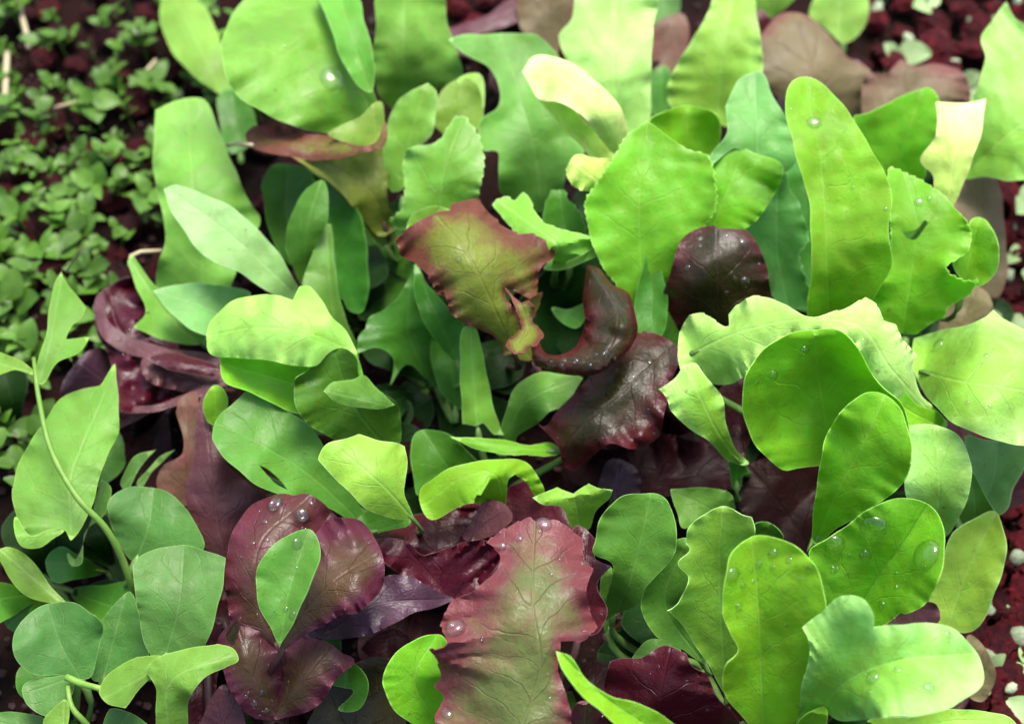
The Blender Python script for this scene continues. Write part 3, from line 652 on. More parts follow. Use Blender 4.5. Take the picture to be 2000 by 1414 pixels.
# --- left of centre
leaf('folded', 'lime', '430,700 440,690 500,690 590,700 625,690 660,680 690,680 700,700 712,760 680,800 640,810 575,805 500,772 440,745',
     '690,820 600,760 450,715', (5.6, 7.4, 8.2), cup=.3, wave=.2, shift=.2, label='pale leaf folded over on itself',
     patches=[('404,660 415,625 450,590 500,578 548,578! 572,585! 585,560! 605,560 625,585 645,615 675,645 697,690 680,682 660,680 640,692 618,714 590,716 540,706 500,702 440,698 410,688',
               '700,690 600,650 500,640 410,655', (8.6, 10.2, 10.2, 8.8), dict(cup=-.42, p=1.8, wave=.3, wl=80, pig=(.45, .8, .3)))])  # flap highlights are painted with the pale second pigment
leaf('folded', 'deep', '575,745 600,722 640,690 665,680 697,700 705,740 750,770 780,800 784,862! 775,870 700,880 620,840 580,800', '760,880 690,790 655,690', (4.8, 7.4, 9.2), cup=.3, wave=.2, shift=-.8,
     patches=[('632,765! 650,745 690,742 712,735 738,762 775,792! 740,798 690,793 650,783', '770,795 640,764', (8.4, 9.6), dict(cup=-.5, p=1.4, wave=.1, pig=(.2, .2, .1)))])
leaf('heart', 'mid', '415,850 430,810 478,768! 490,765 540,790 590,820 625,860 640,900 660,935 700,985 718,1035! 690,1020 640,990 600,972 545,965 500,945 460,915 430,885',
     '715,1030 620,940 530,880 430,830', (4.2, 6.2, 7.4, 7.6), holes=('505,908! 522,916 545,936 562,957! 540,946 520,926',), cup=.18, p=1.3, wave=.14, wl=130, shift=.2)
leaf('heart', 'fresh', '623,892 640,867 700,848! 735,860 775,866! 790,872! 797,900 790,940 790,970 812,1018! 760,1010 720,995 690,970 650,930 628,905',
     '808,1015 750,950 660,875', (6.8, 8.6, 9.4), cup=-.22, p=1.4, wave=.14, shift=-.3, pig=(-.1, .3, .1), sw=.12)
leaf('heart', 'lime', '398,785 415,755 435,760 447,790 425,828 405,822', '420,830 420,760', (6.5, 7.6), cup=.2, shift=-.4)
leaf('heart', 'deep', '700,1010 740,990 800,1015 790,1030 740,1040 712,1045', '720,1040 790,1020', (4.6, 5.4), cup=.2)
leaf('bluenarrow', 'blue', '322,372! 345,362 400,380 450,405 500,445 540,490 575,550 592,585 530,572 470,535 400,500 358,450 332,405', '600,600 540,540 440,450 330,370', (5, 6.6, 7.8, 8), cup=.18, p=1.1, wave=.05, pig=(0, 0, .5), label='upper narrow blue-green leaf')
leaf('bluenarrow', 'blue', '298,568! 340,557 400,555 450,560 490,575 460,630 420,660 405,658 370,640 330,608', '480,640 400,600 305,570', (4.6, 5.8, 6), cup=.15, p=1.2, pig=(0, 0, .2), shift=.3, label='lower short blue-green leaf')
leaf('ylong', 'yolive', '303,215! 330,202 375,192 400,198 420,232 440,290 462,340 490,400 508,432 480,480 450,560 420,600 330,600 305,560 310,510 325,460 313,400 300,330', '400,620 395,500 380,380 365,200', (3, 4.6, 6, 6.4), cup=-.15, p=1.4, wave=.22, wl=170, pig=(0, .2, .2))
leaf('ylong', 'yolive', '250,512! 258,497 272,515 290,545 320,575 345,605 395,650 402,668 360,672 320,665 285,650 262,640! 285,610 265,560', '400,675 330,620 258,510', (3.4, 4.4, 5.2), cup=.3, shift=.5)
leaf('deeps', 'deep', '512,370 530,325 575,322 650,340 640,400 600,470 570,520 530,460', '600,540 560,430 560,330', (2.6, 4, 5.2), cup=.25, shift=-.3, pig=(-.2, 0, .2))
leaf('deeps', 'deep', '612,338 660,362 700,415 716,480 719,560 708,608 680,606 665,585 650,640 630,540 630,430', '660,660 655,500 630,350', (2.6, 4.6, 6), cup=.6, p=1.6, wave=.06)
leaf('deeps', 'deep', '558,470 575,410 600,368 630,352 640,385 637,440 610,500 592,560! 570,520', '594,560 600,450 628,358', (4.8, 6.6, 7.6), cup=-.2, p=1.3, shift=-.4)
leaf('deeps', 'mid', '590,562 605,510 635,440 648,440 655,540 675,620 700,700 660,720 640,640 615,595', '680,720 650,600 640,450', (2.8, 4.8, 6.2), cup=.3, shift=-.4)
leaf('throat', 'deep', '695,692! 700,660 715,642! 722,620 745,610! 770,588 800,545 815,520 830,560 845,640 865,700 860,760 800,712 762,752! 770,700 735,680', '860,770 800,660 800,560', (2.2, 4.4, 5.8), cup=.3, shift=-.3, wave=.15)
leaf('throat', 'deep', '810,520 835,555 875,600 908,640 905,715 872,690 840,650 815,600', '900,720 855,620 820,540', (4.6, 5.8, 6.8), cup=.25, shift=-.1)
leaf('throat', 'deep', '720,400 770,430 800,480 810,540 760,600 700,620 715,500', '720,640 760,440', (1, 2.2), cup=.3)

# --- top
leaf('topleft', 'grass', '432,105 445,50 485,-10 560,-50 650,-45 700,20 722,80 728,165 740,230 710,280 640,262 560,242 500,212 452,172',
     '738,270 700,160 640,50 590,-40', (6.4, 8.4, 9.2, 9), cup=.22, p=1.3, wave=.14, wl=150, shift=.4, pig=(.0, .2, .1), drops='648,155,30', label='large round leaf with a ring of water', dew=8)
leaf('topleft', 'grass', '618,-30 690,-20 712,40 728,110 728,180 700,168 665,110 640,40', '722,178 690,80 660,-20', (8.8, 9.8, 10), cup=.3, shift=.5, stalk=0)
leaf('topleft', 'yolive', '733,60 745,-30 850,-40 876,50 902,145 870,170 810,190 775,215 742,190 730,120', '780,230 790,100 790,-30', (4, 6.8, 8.4), cup=.28, p=1.4, shift=.2, pig=(0, 0, .2))
leaf('oliveback', 'brown', '562,300 640,312 700,300 745,275 756,285 758,400 775,440 740,460 700,420 650,360', '755,450 720,370 600,300', (4.4, 6.2, 7.8), cup=.2, pig=(-.5, .25, .6), label='olive leaf with a reddish rim',
     patches=[('478,262! 500,248 530,268 560,268! 600,262 650,270 700,285 735,275 752,240! 757,262 745,290 700,302 640,312 590,312 530,300 492,288',
               '755,255 640,290 490,268', (9.2, 8.3, 7.8), dict(cup=-.3, wave=.12, pig=(.3, .4, .4)))])
leaf('oliveback', 'olive', '640,262 700,230 742,200 752,240 742,275 700,285', '735,290 730,210', (7.9, 8.8), cup=.2, stalk=0)
leaf('serrated', 'grass', '748,335 752,270 775,200 800,180 835,163! 852,185 845,260 805,300 795,360 765,375', '785,400 800,280 830,175', (5.6, 7.4, 8.6), cup=-.25, wave=.12, shift=.1, pig=(0, .3, .2))
leaf('serrated', 'olive', '845,240 858,185 895,155 925,160 942,190 940,240 900,280', '890,290 900,165', (6.4, 7.6), cup=.2, shift=.5)
leaf('serrated', 'fresh', '895,160 915,145 940,148 948,185 942,215 925,175', '940,220 925,150', (7.0, 7.6), cup=.1, stalk=0)
leaf('serrated', 'grass', '762,432! 790,395 785,325! 800,290 850,280 880,240 905,228 935,268! 947,310 935,378 925,405 880,412 830,420 795,450! 770,445', '860,470 865,350 905,235', (6.4, 8.4, 9.2), cup=-.15, p=1.5, wave=.14, ser=6, serl=24, pig=(0, .35, .15), shift=.2, drops='852,190,4')
leaf('serrated', 'fresh', '798,455 808,418 840,403 870,406 895,420 850,450', '830,460 860,405', (7.8, 8.8), cup=.1)
leaf('topmint', 'mint', '876,78! 920,68 1040,69 1080,95 1100,130 1125,200 1142,290 1112,330 1095,375 1060,412 1010,395 975,370 975,300 940,292 935,240 972,212 975,170 950,130 900,100',
     '1060,430 1050,330 1020,200 980,80', (4, 6, 7.2, 7.8), cup=.22, p=1.3, wave=.14, wl=150, pig=(-.3, 0, .6), shift=.2, label='deeply notched mint green leaf')
leaf('cream', 'pale', '1093,75 1115,40 1140,-25 1272,-25 1276,60 1270,150 1268,245 1222,285 1190,305 1165,230 1112,125', '1215,320 1200,150 1200,-20', (5, 7.6, 8.6), cup=-.2, p=1.4, wave=.2, wl=120, pig=(.3, .2, .1))
leaf('cream', 'cream', '1020,140! 1040,112 1080,112 1130,133 1180,175 1212,215 1228,275 1200,300 1172,268 1130,222 1090,200 1050,190', '1210,310 1170,220 1100,155 1028,140', (8, 10.2, 10.8, 10.4), cup=-.3, p=1.5, wave=.18, pig=(.3, .3, .2), label='creamy bent-over leaf',
     patches=[('1050,190 1090,200 1130,222 1172,268 1195,305 1165,330 1140,292 1100,250', '1180,325 1060,195', (7.2, 10.0), dict(cup=.3, pig=(-.5, 0, 0)))])
leaf('cream', 'cream', '1105,332! 1125,305 1160,308 1200,310! 1195,345 1165,378! 1130,372! 1112,355', '1190,370 1130,325', (8.6, 10), cup=-.5, p=1.4, wave=.4, wl=40, ser=3, serl=20, stalk=0)
leaf('cream', 'lime', '1268,238 1310,213 1360,209 1400,225 1409,262 1390,300 1362,308 1300,290', '1340,330 1345,220', (6.4, 8.4), cup=.75, p=2.0, wave=.06)
leaf('cream', 'fresh', '1302,175 1330,110! 1350,85 1385,20 1400,-25 1465,-25 1482,60 1487,150 1445,185 1425,245 1400,240 1362,213 1318,215', '1400,270 1410,130 1435,-20', (4, 6.6, 7.8), cup=.26, p=1.4, wave=.18, pig=(0, .3, .2), drops='1370,105,6')
leaf('limeheart', 'lime', '1143,395 1165,360 1185,330 1220,270 1262,238! 1300,262 1340,290 1385,310 1400,400 1370,450 1340,520 1312,600 1280,660 1250,660 1210,570 1172,510 1150,455',
     '1270,680 1252,500 1250,380 1264,245', (5.2, 8.4, 9.8, 10.8), cup=.12, p=1.3, wave=.10, wl=110, ser=7, serl=15, pig=(-.3, .3, .2), sw=.22, label='heart-shaped toothed lime leaf', dew=6)
leaf('limeheart', 'lime', '1375,330 1390,305 1440,285! 1475,300 1530,330 1500,400 1450,450 1385,460 1340,470 1355,400', '1350,560 1390,450 1450,295', (5, 7.6, 9.2), cup=.2, wave=.25, wl=60, shift=.2)
leaf('limeheart', 'deep', '1250,620 1300,560 1340,480 1450,440 1500,480 1510,560 1400,640 1320,700 1270,700', '1290,720 1370,460', (2.6, 5.4), cup=.2)
leaf('bluegreen', 'bmint', '1418,210 1440,160 1470,142 1490,145 1505,180 1540,240 1562,300 1550,325 1530,340 1490,345 1440,290 1395,320 1385,310 1420,260', '1490,420 1480,300 1475,150', (6.6, 9, 9.8), cup=.16, p=1.4, wave=.24, wl=90, pig=(-.2, .1, .5), shift=.3)
leaf('bluegreen', 'bmint', '1448,430 1475,375 1510,335 1535,335! 1545,370 1560,395! 1578,465 1560,500! 1580,560 1590,600 1520,595 1490,520 1468,475', '1550,640 1520,500 1520,340', (4, 6.2, 8), cup=.2, ser=6, serl=22, wave=.15, shift=.3)
leaf('bluegreen', 'deep', '1535,340 1560,300 1590,330 1600,500 1600,600 1540,600 1530,560 1555,480! 1545,420', '1590,620 1570,340', (3, 6.4), cup=.2)
leaf('tall', 'lime', '1533,215 1545,165 1578,151 1620,175 1670,240 1718,320 1742,385 1735,460 1741,520 1700,590 1640,640 1580,640 1585,500 1580,400 1560,320',
     '1620,660 1615,500 1605,330 1572,160', (6.5, 10, 11.6, 12.6), cup=.28, p=1.25, wave=.08, wl=150, pig=(-.15, .15, .35), drops='1588,243,17 1735,410,5', sw=.25, label='long upright tongue-shaped leaf', dew=10)
leaf('topright', 'lime', '1665,232 1700,220 1760,190 1810,171 1832,192 1836,245 1812,310 1802,352 1760,345 1715,330', '1740,390 1765,290 1800,180', (5.6, 7.6, 9), cup=.45, p=1.1, wave=.1)
leaf('topright', 'lime', '1733,335 1772,340 1830,370 1862,405 1885,428 1900,460! 1892,490 1850,518 1855,535 1885,548 1912,545 1895,575! 1850,600! 1845,618! 1800,645! 1785,652 1730,640 1700,580 1735,510 1738,420',
     '1760,680 1780,540 1790,430 1765,345', (6, 8.8, 9.8, 10.2), cup=.24, p=1.4, wave=.2, wl=90, pig=(-.2, .35, 0), ser=5, serl=17, holes=('1762,452! 1772,466 1788,468 1800,455 1812,436! 1806,430 1792,447 1776,452',), drops='1790,396,10 1815,385,5')
leaf('topright', 'lime', '1858,505 1880,480 1895,430 1925,430 1945,465 1952,515 1935,545 1905,560 1870,535', '1880,570 1910,440', (7.8, 9.8), cup=.55, p=1.3, wave=.1, pig=(0, .3, .2), shift=.2, label='small curled cup leaf')
leaf('topright', 'taupe', '1845,600 1900,562 1930,575 1935,610 1870,645 1830,655', '1860,670 1900,580', (3.6, 4.8), cup=.2, pig=(-.3, 0, 0))
leaf('white', 'cream', '1828,200! 1870,203 1925,194! 1915,260 1890,340 1855,405 1825,390 1822,345 1800,312 1828,262', '1850,420 1865,300 1880,200', (8.2, 10.0, 10.4), cup=-.25, p=1.5, wave=.18, wl=110, pig=(-.3, .1, 1.1), label='nearly white bent leaf')
leaf('white', 'fresh', '1880,345 1905,270 1892,215 1925,120 1918,70 1965,5! 1985,40 2060,90 2060,330 1980,352 1920,346', '1870,360 1960,270 2050,210', (4.6, 7, 7.6), cup=.2, p=1.3, wave=.16, wl=120, pig=(.1, .2, .2))
leaf('taupe', 'taupe', '1480,90 1515,35 1560,25 1610,60 1655,110 1705,150 1700,240 1620,240 1540,200 1485,155', '1600,270 1590,160 1560,40', (2, 4.4, 5.2), cup=-.2, pig=(-.3, .6, .3))
leaf('taupe', 'taupe', '1688,155 1710,142 1735,142! 1760,118! 1785,130 1840,126 1880,145 1895,190 1870,225 1760,240 1690,240', '1760,270 1780,140', (3.8, 4.8), cup=-.1, wave=.15, wl=50, pig=(0, .4, .3), stalk=1)
leaf('taupeside', 'taupe', '1850,420 1870,345 1940,345 1957,400 1967,520 1950,580 1900,560', '1910,620 1920,480 1915,350', (1.4, 3.4, 4.4), cup=-.2, pig=(.1, .2, .2))
leaf('backred', 'taupe', '1018,-20 1110,-30 1145,10 1098,75 1085,105 1040,75 1015,50', '1080,130 1070,-20', (1.5, 3.4), cup=.2, pig=(.2, .2, 0))
leaf('backred', 'mauve', '868,62 900,50 950,30 1000,0 1032,20 1005,48 950,62 885,78', '880,75 1020,15', (2.4, 3), cup=-.3, pig=(-.3, 0, 0))
leaf('backred', 'taupe', '1270,60 1330,28 1345,90 1300,160 1265,150', '1290,190 1305,50', (1.6, 2.8), cup=.2, pig=(.6, 0, 0))
leaf('backred', 'blue', '1268,-20 1320,-20 1325,30 1280,50', '1290,60 1300,-10', (2, 3.2), cup=.2)
leaf('backred', 'mid', '1268,150 1305,130 1310,200 1275,225', '1290,240 1295,140', (1.6, 2.8), cup=.2, shift=.5)
leaf('backred', 'wine', '1480,20 1505,40 1500,100 1485,100', '1490,110 1490,30', (2, 3), cup=.2)
leaf('yellowback', 'pale', '1580,25 1610,-25 1690,-25 1690,48 1648,85 1610,55', '1640,110 1640,-20', (1.6, 3.6), cup=.25, p=1.1, shift=-.6)
leaf('yellowback', 'yolive', '1455,10 1480,-25 1560,-25 1530,20 1490,40', '1500,60 1520,-20', (1.5, 3), cup=.2)
leaf('haze', 'yolive', '312,30 335,-25 400,15 442,120 470,180 440,190 380,150 330,90', '460,240 390,90 340,-10', (1.6, 2.8, 2.6), cup=-.2)
leaf('haze', 'deep', '425,190 450,175 490,210 500,270 450,300 430,250', '470,310 455,190', (1.4, 2.4), cup=.2)

# --- left
leaf('winefold', 'wine', '183,600 195,572 230,548 262,545 290,580 300,620 265,645 320,675 390,690 425,705 450,745 400,775 350,782 335,795 290,805 235,802 225,760 215,700 190,650',
     '440,760 330,720 240,650 215,580', (2.6, 3.8, 4.2, 4.4), cup=.15, p=1.6, wave=.4, wl=45, noise=.22, bumps=((300, 730, 20, .5), (260, 760, 16, -.4), (330, 745, 14, .4), (280, 780, 14, .4), (250, 700, 16, .4), (370, 735, 16, -.4), (235, 620, 22, .3)), label='folded wet wine red leaf', dew=8)
leaf('winefold', 'mauve', '280,700 340,685 420,700 448,745 405,770 350,765 285,740', '430,760 300,715', (4.4, 5.0), cup=-.4, p=1.2, wave=.3, wl=40, stalk=0)
leaf('winefold', 'mauve', '183,600 192,575 203,585 213,628 260,660 330,682 400,688 440,708 400,714 320,706 240,688 200,658', '440,712 300,690 190,590', (4.2, 4.8, 4.9), cup=-.15, wave=.15, stalk=0, label='pale rolled rim of the wine red leaf')
leaf('winefold', 'mauve', '232,796 290,794 335,780 400,752 440,738 450,748 400,772 340,794 290,807 238,807', '445,742 330,790 236,802', (4.6, 4.5, 4.2), cup=-.15, wave=.15, stalk=0)
leaf('winefold', 'wine', '285,700 330,690 420,712 430,735 380,730 330,722', '430,725 290,705', (5.2, 5.6), cup=-.6, wave=.2, wl=40, stalk=0)
leaf('winefold', 'violet_sheen', '118,765 150,705 185,680 215,685 226,702 220,738 180,755 145,778', '225,760 160,710', (3, 4.2), cup=-.3, p=1.2, shift=1.5)
leaf('mauve', 'mauve', '383,850 385,800 402,765 418,830 430,880 470,935 540,990 480,1050 445,1095 400,1065 370,1010 362,960 378,900', '440,1110 420,980 400,790', (3.4, 5.2, 6.6), cup=-.25, p=1.4, wave=.1, pig=(-.3, 0, 0))
leaf('mauve', 'taupe', '345,800 350,780 385,768 390,850 385,900 370,985 330,970 306,950 320,910 358,880', '370,1000 365,790', (3, 5), cup=.2, pig=(.6, 0, 0))
leaf('mauve', 'wine', '360,1020 440,1080 450,1200 430,1300 400,1420 340,1420 330,1300 380,1180', '400,1430 400,1050', (1.2, 2.4), cup=.2)
leaf('mauve', 'mauve', '388,1430 430,1340 462,1352 475,1430', '430,1440 450,1350', (3.4, 4.8), cup=-.2, pig=(-.3, 0, 0))
leaf('mauve', 'purple', '440,1240 470,1205 455,1260', '440,1250 470,1206', (7, 7.6), cup=.2, stalk=0)

# understorey: filler leaves round each crown, gap shade put into their dark colours
def filler(pk, keys, n, seed, rad=(90, 190), zt=(1.2, 3.0), off=(0, 0)):
    rr = random.Random(seed)
    cx, cy = PLANTS[pk]['px']
    for i in range(n):
        a = rr.uniform(0, 6.283); L = rr.uniform(*rad); wd = L * rr.uniform(.22, .36)
        dx, dy = math.cos(a), math.sin(a) * .8
        bx, by = cx + off[0] + dx * 25, cy + off[1] + dy * 25
        pts = []
        prof = ((0, .12), (.25, .45), (.5, .85), (.75, 1), (.92, .7), (1.0, .1))
        for s_, wv in prof: pts.append((bx + dx * L * s_ - dy * wd * wv * rr.uniform(.85, 1.15), by + dy * L * s_ + dx * wd * wv * rr.uniform(.85, 1.15)))
        for s_, wv in reversed(prof): pts.append((bx + dx * L * s_ + dy * wd * wv * rr.uniform(.85, 1.15), by + dy * L * s_ - dx * wd * wv * rr.uniform(.85, 1.15)))
        mid = np.array([(bx, by), (bx + dx * L * .5 - dy * 6, by + dy * L * .5 + dx * 6), (bx + dx * L, by + dy * L)])
        t = rr.uniform(*zt)
        leaf(pk, rr.choice(keys), (np.array(pts), [False] * len(pts)), (mid, None), (.6, t, t * rr.uniform(.8, 1.1)), cup=rr.uniform(.15, .5), wave=.15, grid=12.0, sw=.12)
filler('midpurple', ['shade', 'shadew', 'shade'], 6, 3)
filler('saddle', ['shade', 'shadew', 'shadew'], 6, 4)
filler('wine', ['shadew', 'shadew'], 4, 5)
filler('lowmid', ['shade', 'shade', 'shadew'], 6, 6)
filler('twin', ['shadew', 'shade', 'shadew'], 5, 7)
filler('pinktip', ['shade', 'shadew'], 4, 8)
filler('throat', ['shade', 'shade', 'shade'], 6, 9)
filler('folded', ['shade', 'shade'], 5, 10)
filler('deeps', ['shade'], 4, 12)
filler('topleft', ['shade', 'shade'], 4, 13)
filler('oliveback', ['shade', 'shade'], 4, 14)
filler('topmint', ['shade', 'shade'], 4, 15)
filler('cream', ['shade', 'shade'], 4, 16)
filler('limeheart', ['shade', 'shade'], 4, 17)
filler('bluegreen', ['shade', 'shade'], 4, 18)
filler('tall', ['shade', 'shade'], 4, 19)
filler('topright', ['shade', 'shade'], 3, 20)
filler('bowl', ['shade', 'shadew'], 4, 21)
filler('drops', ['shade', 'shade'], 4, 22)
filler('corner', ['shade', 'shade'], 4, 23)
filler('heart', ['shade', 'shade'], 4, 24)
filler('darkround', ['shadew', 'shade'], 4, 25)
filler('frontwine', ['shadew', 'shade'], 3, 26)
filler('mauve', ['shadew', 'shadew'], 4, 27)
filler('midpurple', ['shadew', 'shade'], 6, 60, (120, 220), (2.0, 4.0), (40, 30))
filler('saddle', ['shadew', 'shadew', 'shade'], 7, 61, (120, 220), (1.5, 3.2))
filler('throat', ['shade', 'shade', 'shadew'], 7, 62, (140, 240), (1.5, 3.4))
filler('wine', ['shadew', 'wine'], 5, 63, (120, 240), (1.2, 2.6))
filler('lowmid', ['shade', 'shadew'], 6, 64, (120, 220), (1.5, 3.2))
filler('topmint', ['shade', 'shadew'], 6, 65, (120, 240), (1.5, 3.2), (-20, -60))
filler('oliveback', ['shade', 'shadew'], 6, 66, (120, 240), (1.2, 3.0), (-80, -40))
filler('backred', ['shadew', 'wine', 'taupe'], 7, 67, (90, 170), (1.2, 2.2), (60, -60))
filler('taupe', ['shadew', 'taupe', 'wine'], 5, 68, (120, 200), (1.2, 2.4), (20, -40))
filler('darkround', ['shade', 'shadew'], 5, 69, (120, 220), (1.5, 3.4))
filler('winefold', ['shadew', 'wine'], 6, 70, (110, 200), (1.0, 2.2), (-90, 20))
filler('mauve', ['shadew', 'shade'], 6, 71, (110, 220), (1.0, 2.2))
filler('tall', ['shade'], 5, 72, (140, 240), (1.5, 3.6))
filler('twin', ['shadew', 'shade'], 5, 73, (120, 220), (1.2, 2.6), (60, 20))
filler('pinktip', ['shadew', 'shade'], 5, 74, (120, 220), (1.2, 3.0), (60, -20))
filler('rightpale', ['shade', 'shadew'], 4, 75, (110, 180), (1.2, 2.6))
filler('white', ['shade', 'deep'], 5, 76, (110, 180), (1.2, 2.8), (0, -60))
# ------------------------------------------------------------------ pea shoots at the lower left
def vine(pk, name, pts, r0, r1, mat=None, cm=False):
    """pts: picture x, y and height z"""
    P = spline(np.array(pts, float), False, 14.0)
    w_ = [at(p[0], p[1], p[2]) for p in P]
    n = len(w_)
    me = tube_mesh(name, w_, [CM * (r0 + (r1 - r0) * i / (n - 1)) for i in range(n)], PLANTS[pk]['root'])
    me.materials.append(mat or M_VINE)
    return link(bpy.data.objects.new(name, me), PLANTS[pk]['o'])
plant('pea', 'pea shoot with a long arching stem and big blue-green clasping leaves, at the left edge', (270, 1180), 'pea shoot', 'pea_shoot')
plant('peal', 'pea shoot with rounded leaves and a lime yellow forked leaf, at the bottom left', (150, 1440), 'pea shoot', 'pea_shoot')
plant('pead', 'low dark pea shoot in the shade below the arching stem, left edge', (60, 1130), 'pea shoot', 'pea_shoot')
vine('pea', 'stem', [(66, 700, 7.4), (76, 780, 7.6), (100, 880, 7.6), (150, 970, 7.4), (205, 1030, 6.6), (238, 1090, 5.4), (262, 1160, 3.6), (270, 1185, 0)], .08, .14)
leaf('pea', 'peal', '72,712 90,650 105,560 120,530! 135,560 150,580 168,600! 160,620 142,636 130,662! 150,662 174,660! 155,688 115,708 88,745 78,750', '78,745 100,660 122,538', (7.5, 7.6, 7.2), cup=.22, p=1.1, stalk=0, shift=.2)
leaf('pea', 'peal', '-10,690 5,690! 40,705 70,725! 65,735 30,722 -10,732', '70,728 0,710', (7.4, 7), cup=.3, stalk=0)
leaf('pea', 'peal', '25,950 50,880 92,815 130,772 195,752! 224,712! 233,830 205,900 178,990 140,1056 125,1035 95,1035 60,1045 32,1010', '140,1030 140,930 205,770', (6.2, 6.6, 6.4), cup=-.12, p=1.2, wave=.14, stalk=0, pig=(-.1, 0, .1),
     patches=[('32,1010 60,1045 95,1035 125,1035 105,1050 80,1070 45,1068 30,1045', '120,1040 40,1045', (6.3, 6.6), dict(cup=-.4, pig=(.2, 0, 0)))])
leaf('pea', 'pea', '210,990 225,962 270,950 335,966 375,1010 396,1072 330,1092 268,1098 232,1062', '262,1100 290,1030 300,955', (4.2, 5, 5.2), cup=.25, p=1.2, drops='307,1021,4')
leaf('pea', 'pea', '262,1100 300,1075 360,1065 405,1075 440,1090! 432,1160 405,1250 370,1285 305,1290 275,1225', '320,1290 350,1180 360,1070', (6, 7, 7.2), cup=.16, p=1.2)
leaf('pea', 'pea', '150,1092 175,1020 198,935! 217,955 208,1000 165,1040 162,1100 140,1105 132,1080', '150,1105 205,940', (4.6, 5.4), cup=.4, stalk=0)
leaf('pea', 'pea', '180,1325 198,1220 250,1155 272,1200 290,1285 225,1320', '200,1330 245,1165', (3.6, 4.6), cup=.25, shift=.8)
leaf('pea', 'pea', '236,940 260,895 305,878! 280,905 250,955', '240,950 303,880', (4, 4.6), cup=.2, stalk=0)
leaf('pea', 'pea', '268,940 310,895 342,878! 300,920 278,950', '270,950 340,880', (4, 4.8), cup=.2, stalk=0)
vine('pea', 'tendril', [(128, 535, 7.2), (140, 515, 7.6), (152, 500, 8), (160, 480, 8.2)], .03, .02, M_STALKR)
vine('pea', 'tendril', [(132, 690, 5), (145, 715, 4.6), (152, 725, 3)], .05, .04)
leaf('peal', 'peal', '288,1300 345,1272 425,1256! 455,1268 465,1290 440,1302 400,1325 368,1365 362,1430 310,1440 305,1350', '330,1440 335,1330 450,1280', (6.4, 8, 8.2), cup=-.25, p=1.2, wave=.14, shift=-.4, stalk=1)
leaf('peal', 'peal', '195,1345 215,1312 255,1290 300,1280 335,1290 285,1330 245,1382! 215,1378 200,1365', '330,1290 210,1360', (7.6, 7.0), cup=-.3, stalk=0, shift=-.3)
leaf('peal', 'pea', '25,1270 42,1212 90,1180 145,1178 188,1202! 202,1225 188,1280 175,1325 110,1318 55,1312', '160,1330 120,1260 95,1185', (4.8, 5.6, 6), cup=.2, p=1.2)
leaf('peal', 'peal', '-10,1080 0,1072 20,1070 62,1092 95,1140 128,1178! 85,1176 40,1155 10,1110', '120,1175 10,1080', (4.4, 5.4), cup=-.3, shift=-.2)
leaf('peal', 'pea', '43,1345 60,1330 130,1318 145,1345 120,1385 90,1400 52,1375', '135,1325 60,1350', (5.6, 5.4), cup=-.15, stalk=0)
leaf('peal', 'peal', '85,1410 100,1385 128,1365 135,1400 120,1440 90,1440', '125,1440 125,1370', (5.4, 6), cup=.1, shift=-.2)
leaf('peal', 'pea', '-20,1395 80,1398 90,1440 -20,1440', '90,1430 0,1410', (4, 4.4), cup=.2)
leaf('peal', 'pea', '215,1385 260,1395 300,1425 250,1440 200,1430', '220,1440 250,1395', (5, 5.6), cup=.2)
vine('peal', 'stem', [(130, 1322, 5.9), (160, 1335, 6), (200, 1345, 6.6)], .13, .1)
vine('peal', 'stem', [(132, 1340, 5.8), (140, 1380, 5.8), (165, 1410, 5.4), (185, 1440, 4), (150, 1445, 0)], .08, .14)
rr = random.Random(5)
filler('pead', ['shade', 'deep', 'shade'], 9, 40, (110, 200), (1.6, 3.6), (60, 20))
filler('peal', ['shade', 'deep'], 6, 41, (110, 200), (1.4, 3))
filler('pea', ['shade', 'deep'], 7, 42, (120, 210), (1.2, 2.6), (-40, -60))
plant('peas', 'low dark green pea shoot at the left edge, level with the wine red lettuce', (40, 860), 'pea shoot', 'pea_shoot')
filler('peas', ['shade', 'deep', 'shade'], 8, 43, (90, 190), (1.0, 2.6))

# ------------------------------------------------------------------ ground
def soil_mat():
    b = NB('soil')
    co = b.n('ShaderNodeTexCoord').outputs['Object']
    n1 = b.noise(co, 30, 5, .6); n2 = b.noise(co, 300, 5, .7)
    c = b.mix(b.mr(n1, .35, .65, 0, 1), (.008, .005, .004), (.022, .008, .007))
    c = b.mix(b.mr(n2, .55, .75, 0, .5), c, (.05, .025, .02))
    p = b.n('ShaderNodeBsdfPrincipled'); b.l(c, p.inputs['Base Color']); p.inputs['Roughness'].default_value = .95; p.inputs['Specular IOR Level'].default_value = .1
    bp = b.n('ShaderNodeBump'); bp.inputs['Distance'].default_value = .002; b.l(n2, bp.inputs['Height']); b.l(bp.outputs[0], p.inputs['Normal'])
    o = b.n('ShaderNodeOutputMaterial'); b.l(p.outputs[0], o.inputs['Surface'])
    return b.m
gv, gf = [], []
N = 90
ext = 20.0
cs = [math.copysign(abs(u) ** 4 * ext + abs(u) * .35, u) for u in [i / (N / 2) - 1 for i in range(N + 1)]]
for yy in cs:
    for xx in cs:
        h = .0025 * (math.sin(xx * 61) * math.sin(yy * 53) + .6 * math.sin(xx * 143 + yy * 97)) if abs(xx) < 1 and abs(yy) < 1 else 0
        gv.append((xx, yy + .05, h - .003))
for j in range(N):
    for i in range(N):
        a = j * (N + 1) + i
        gf.append((a, a + 1, a + N + 2, a + N + 1))
me = bpy.data.meshes.new('ground'); me.from_pydata(gv, [], gf); me.update(); smooth(me); me.materials.append(soil_mat())
g = link(bpy.data.objects.new('ground', me)); g['kind'] = 'structure'

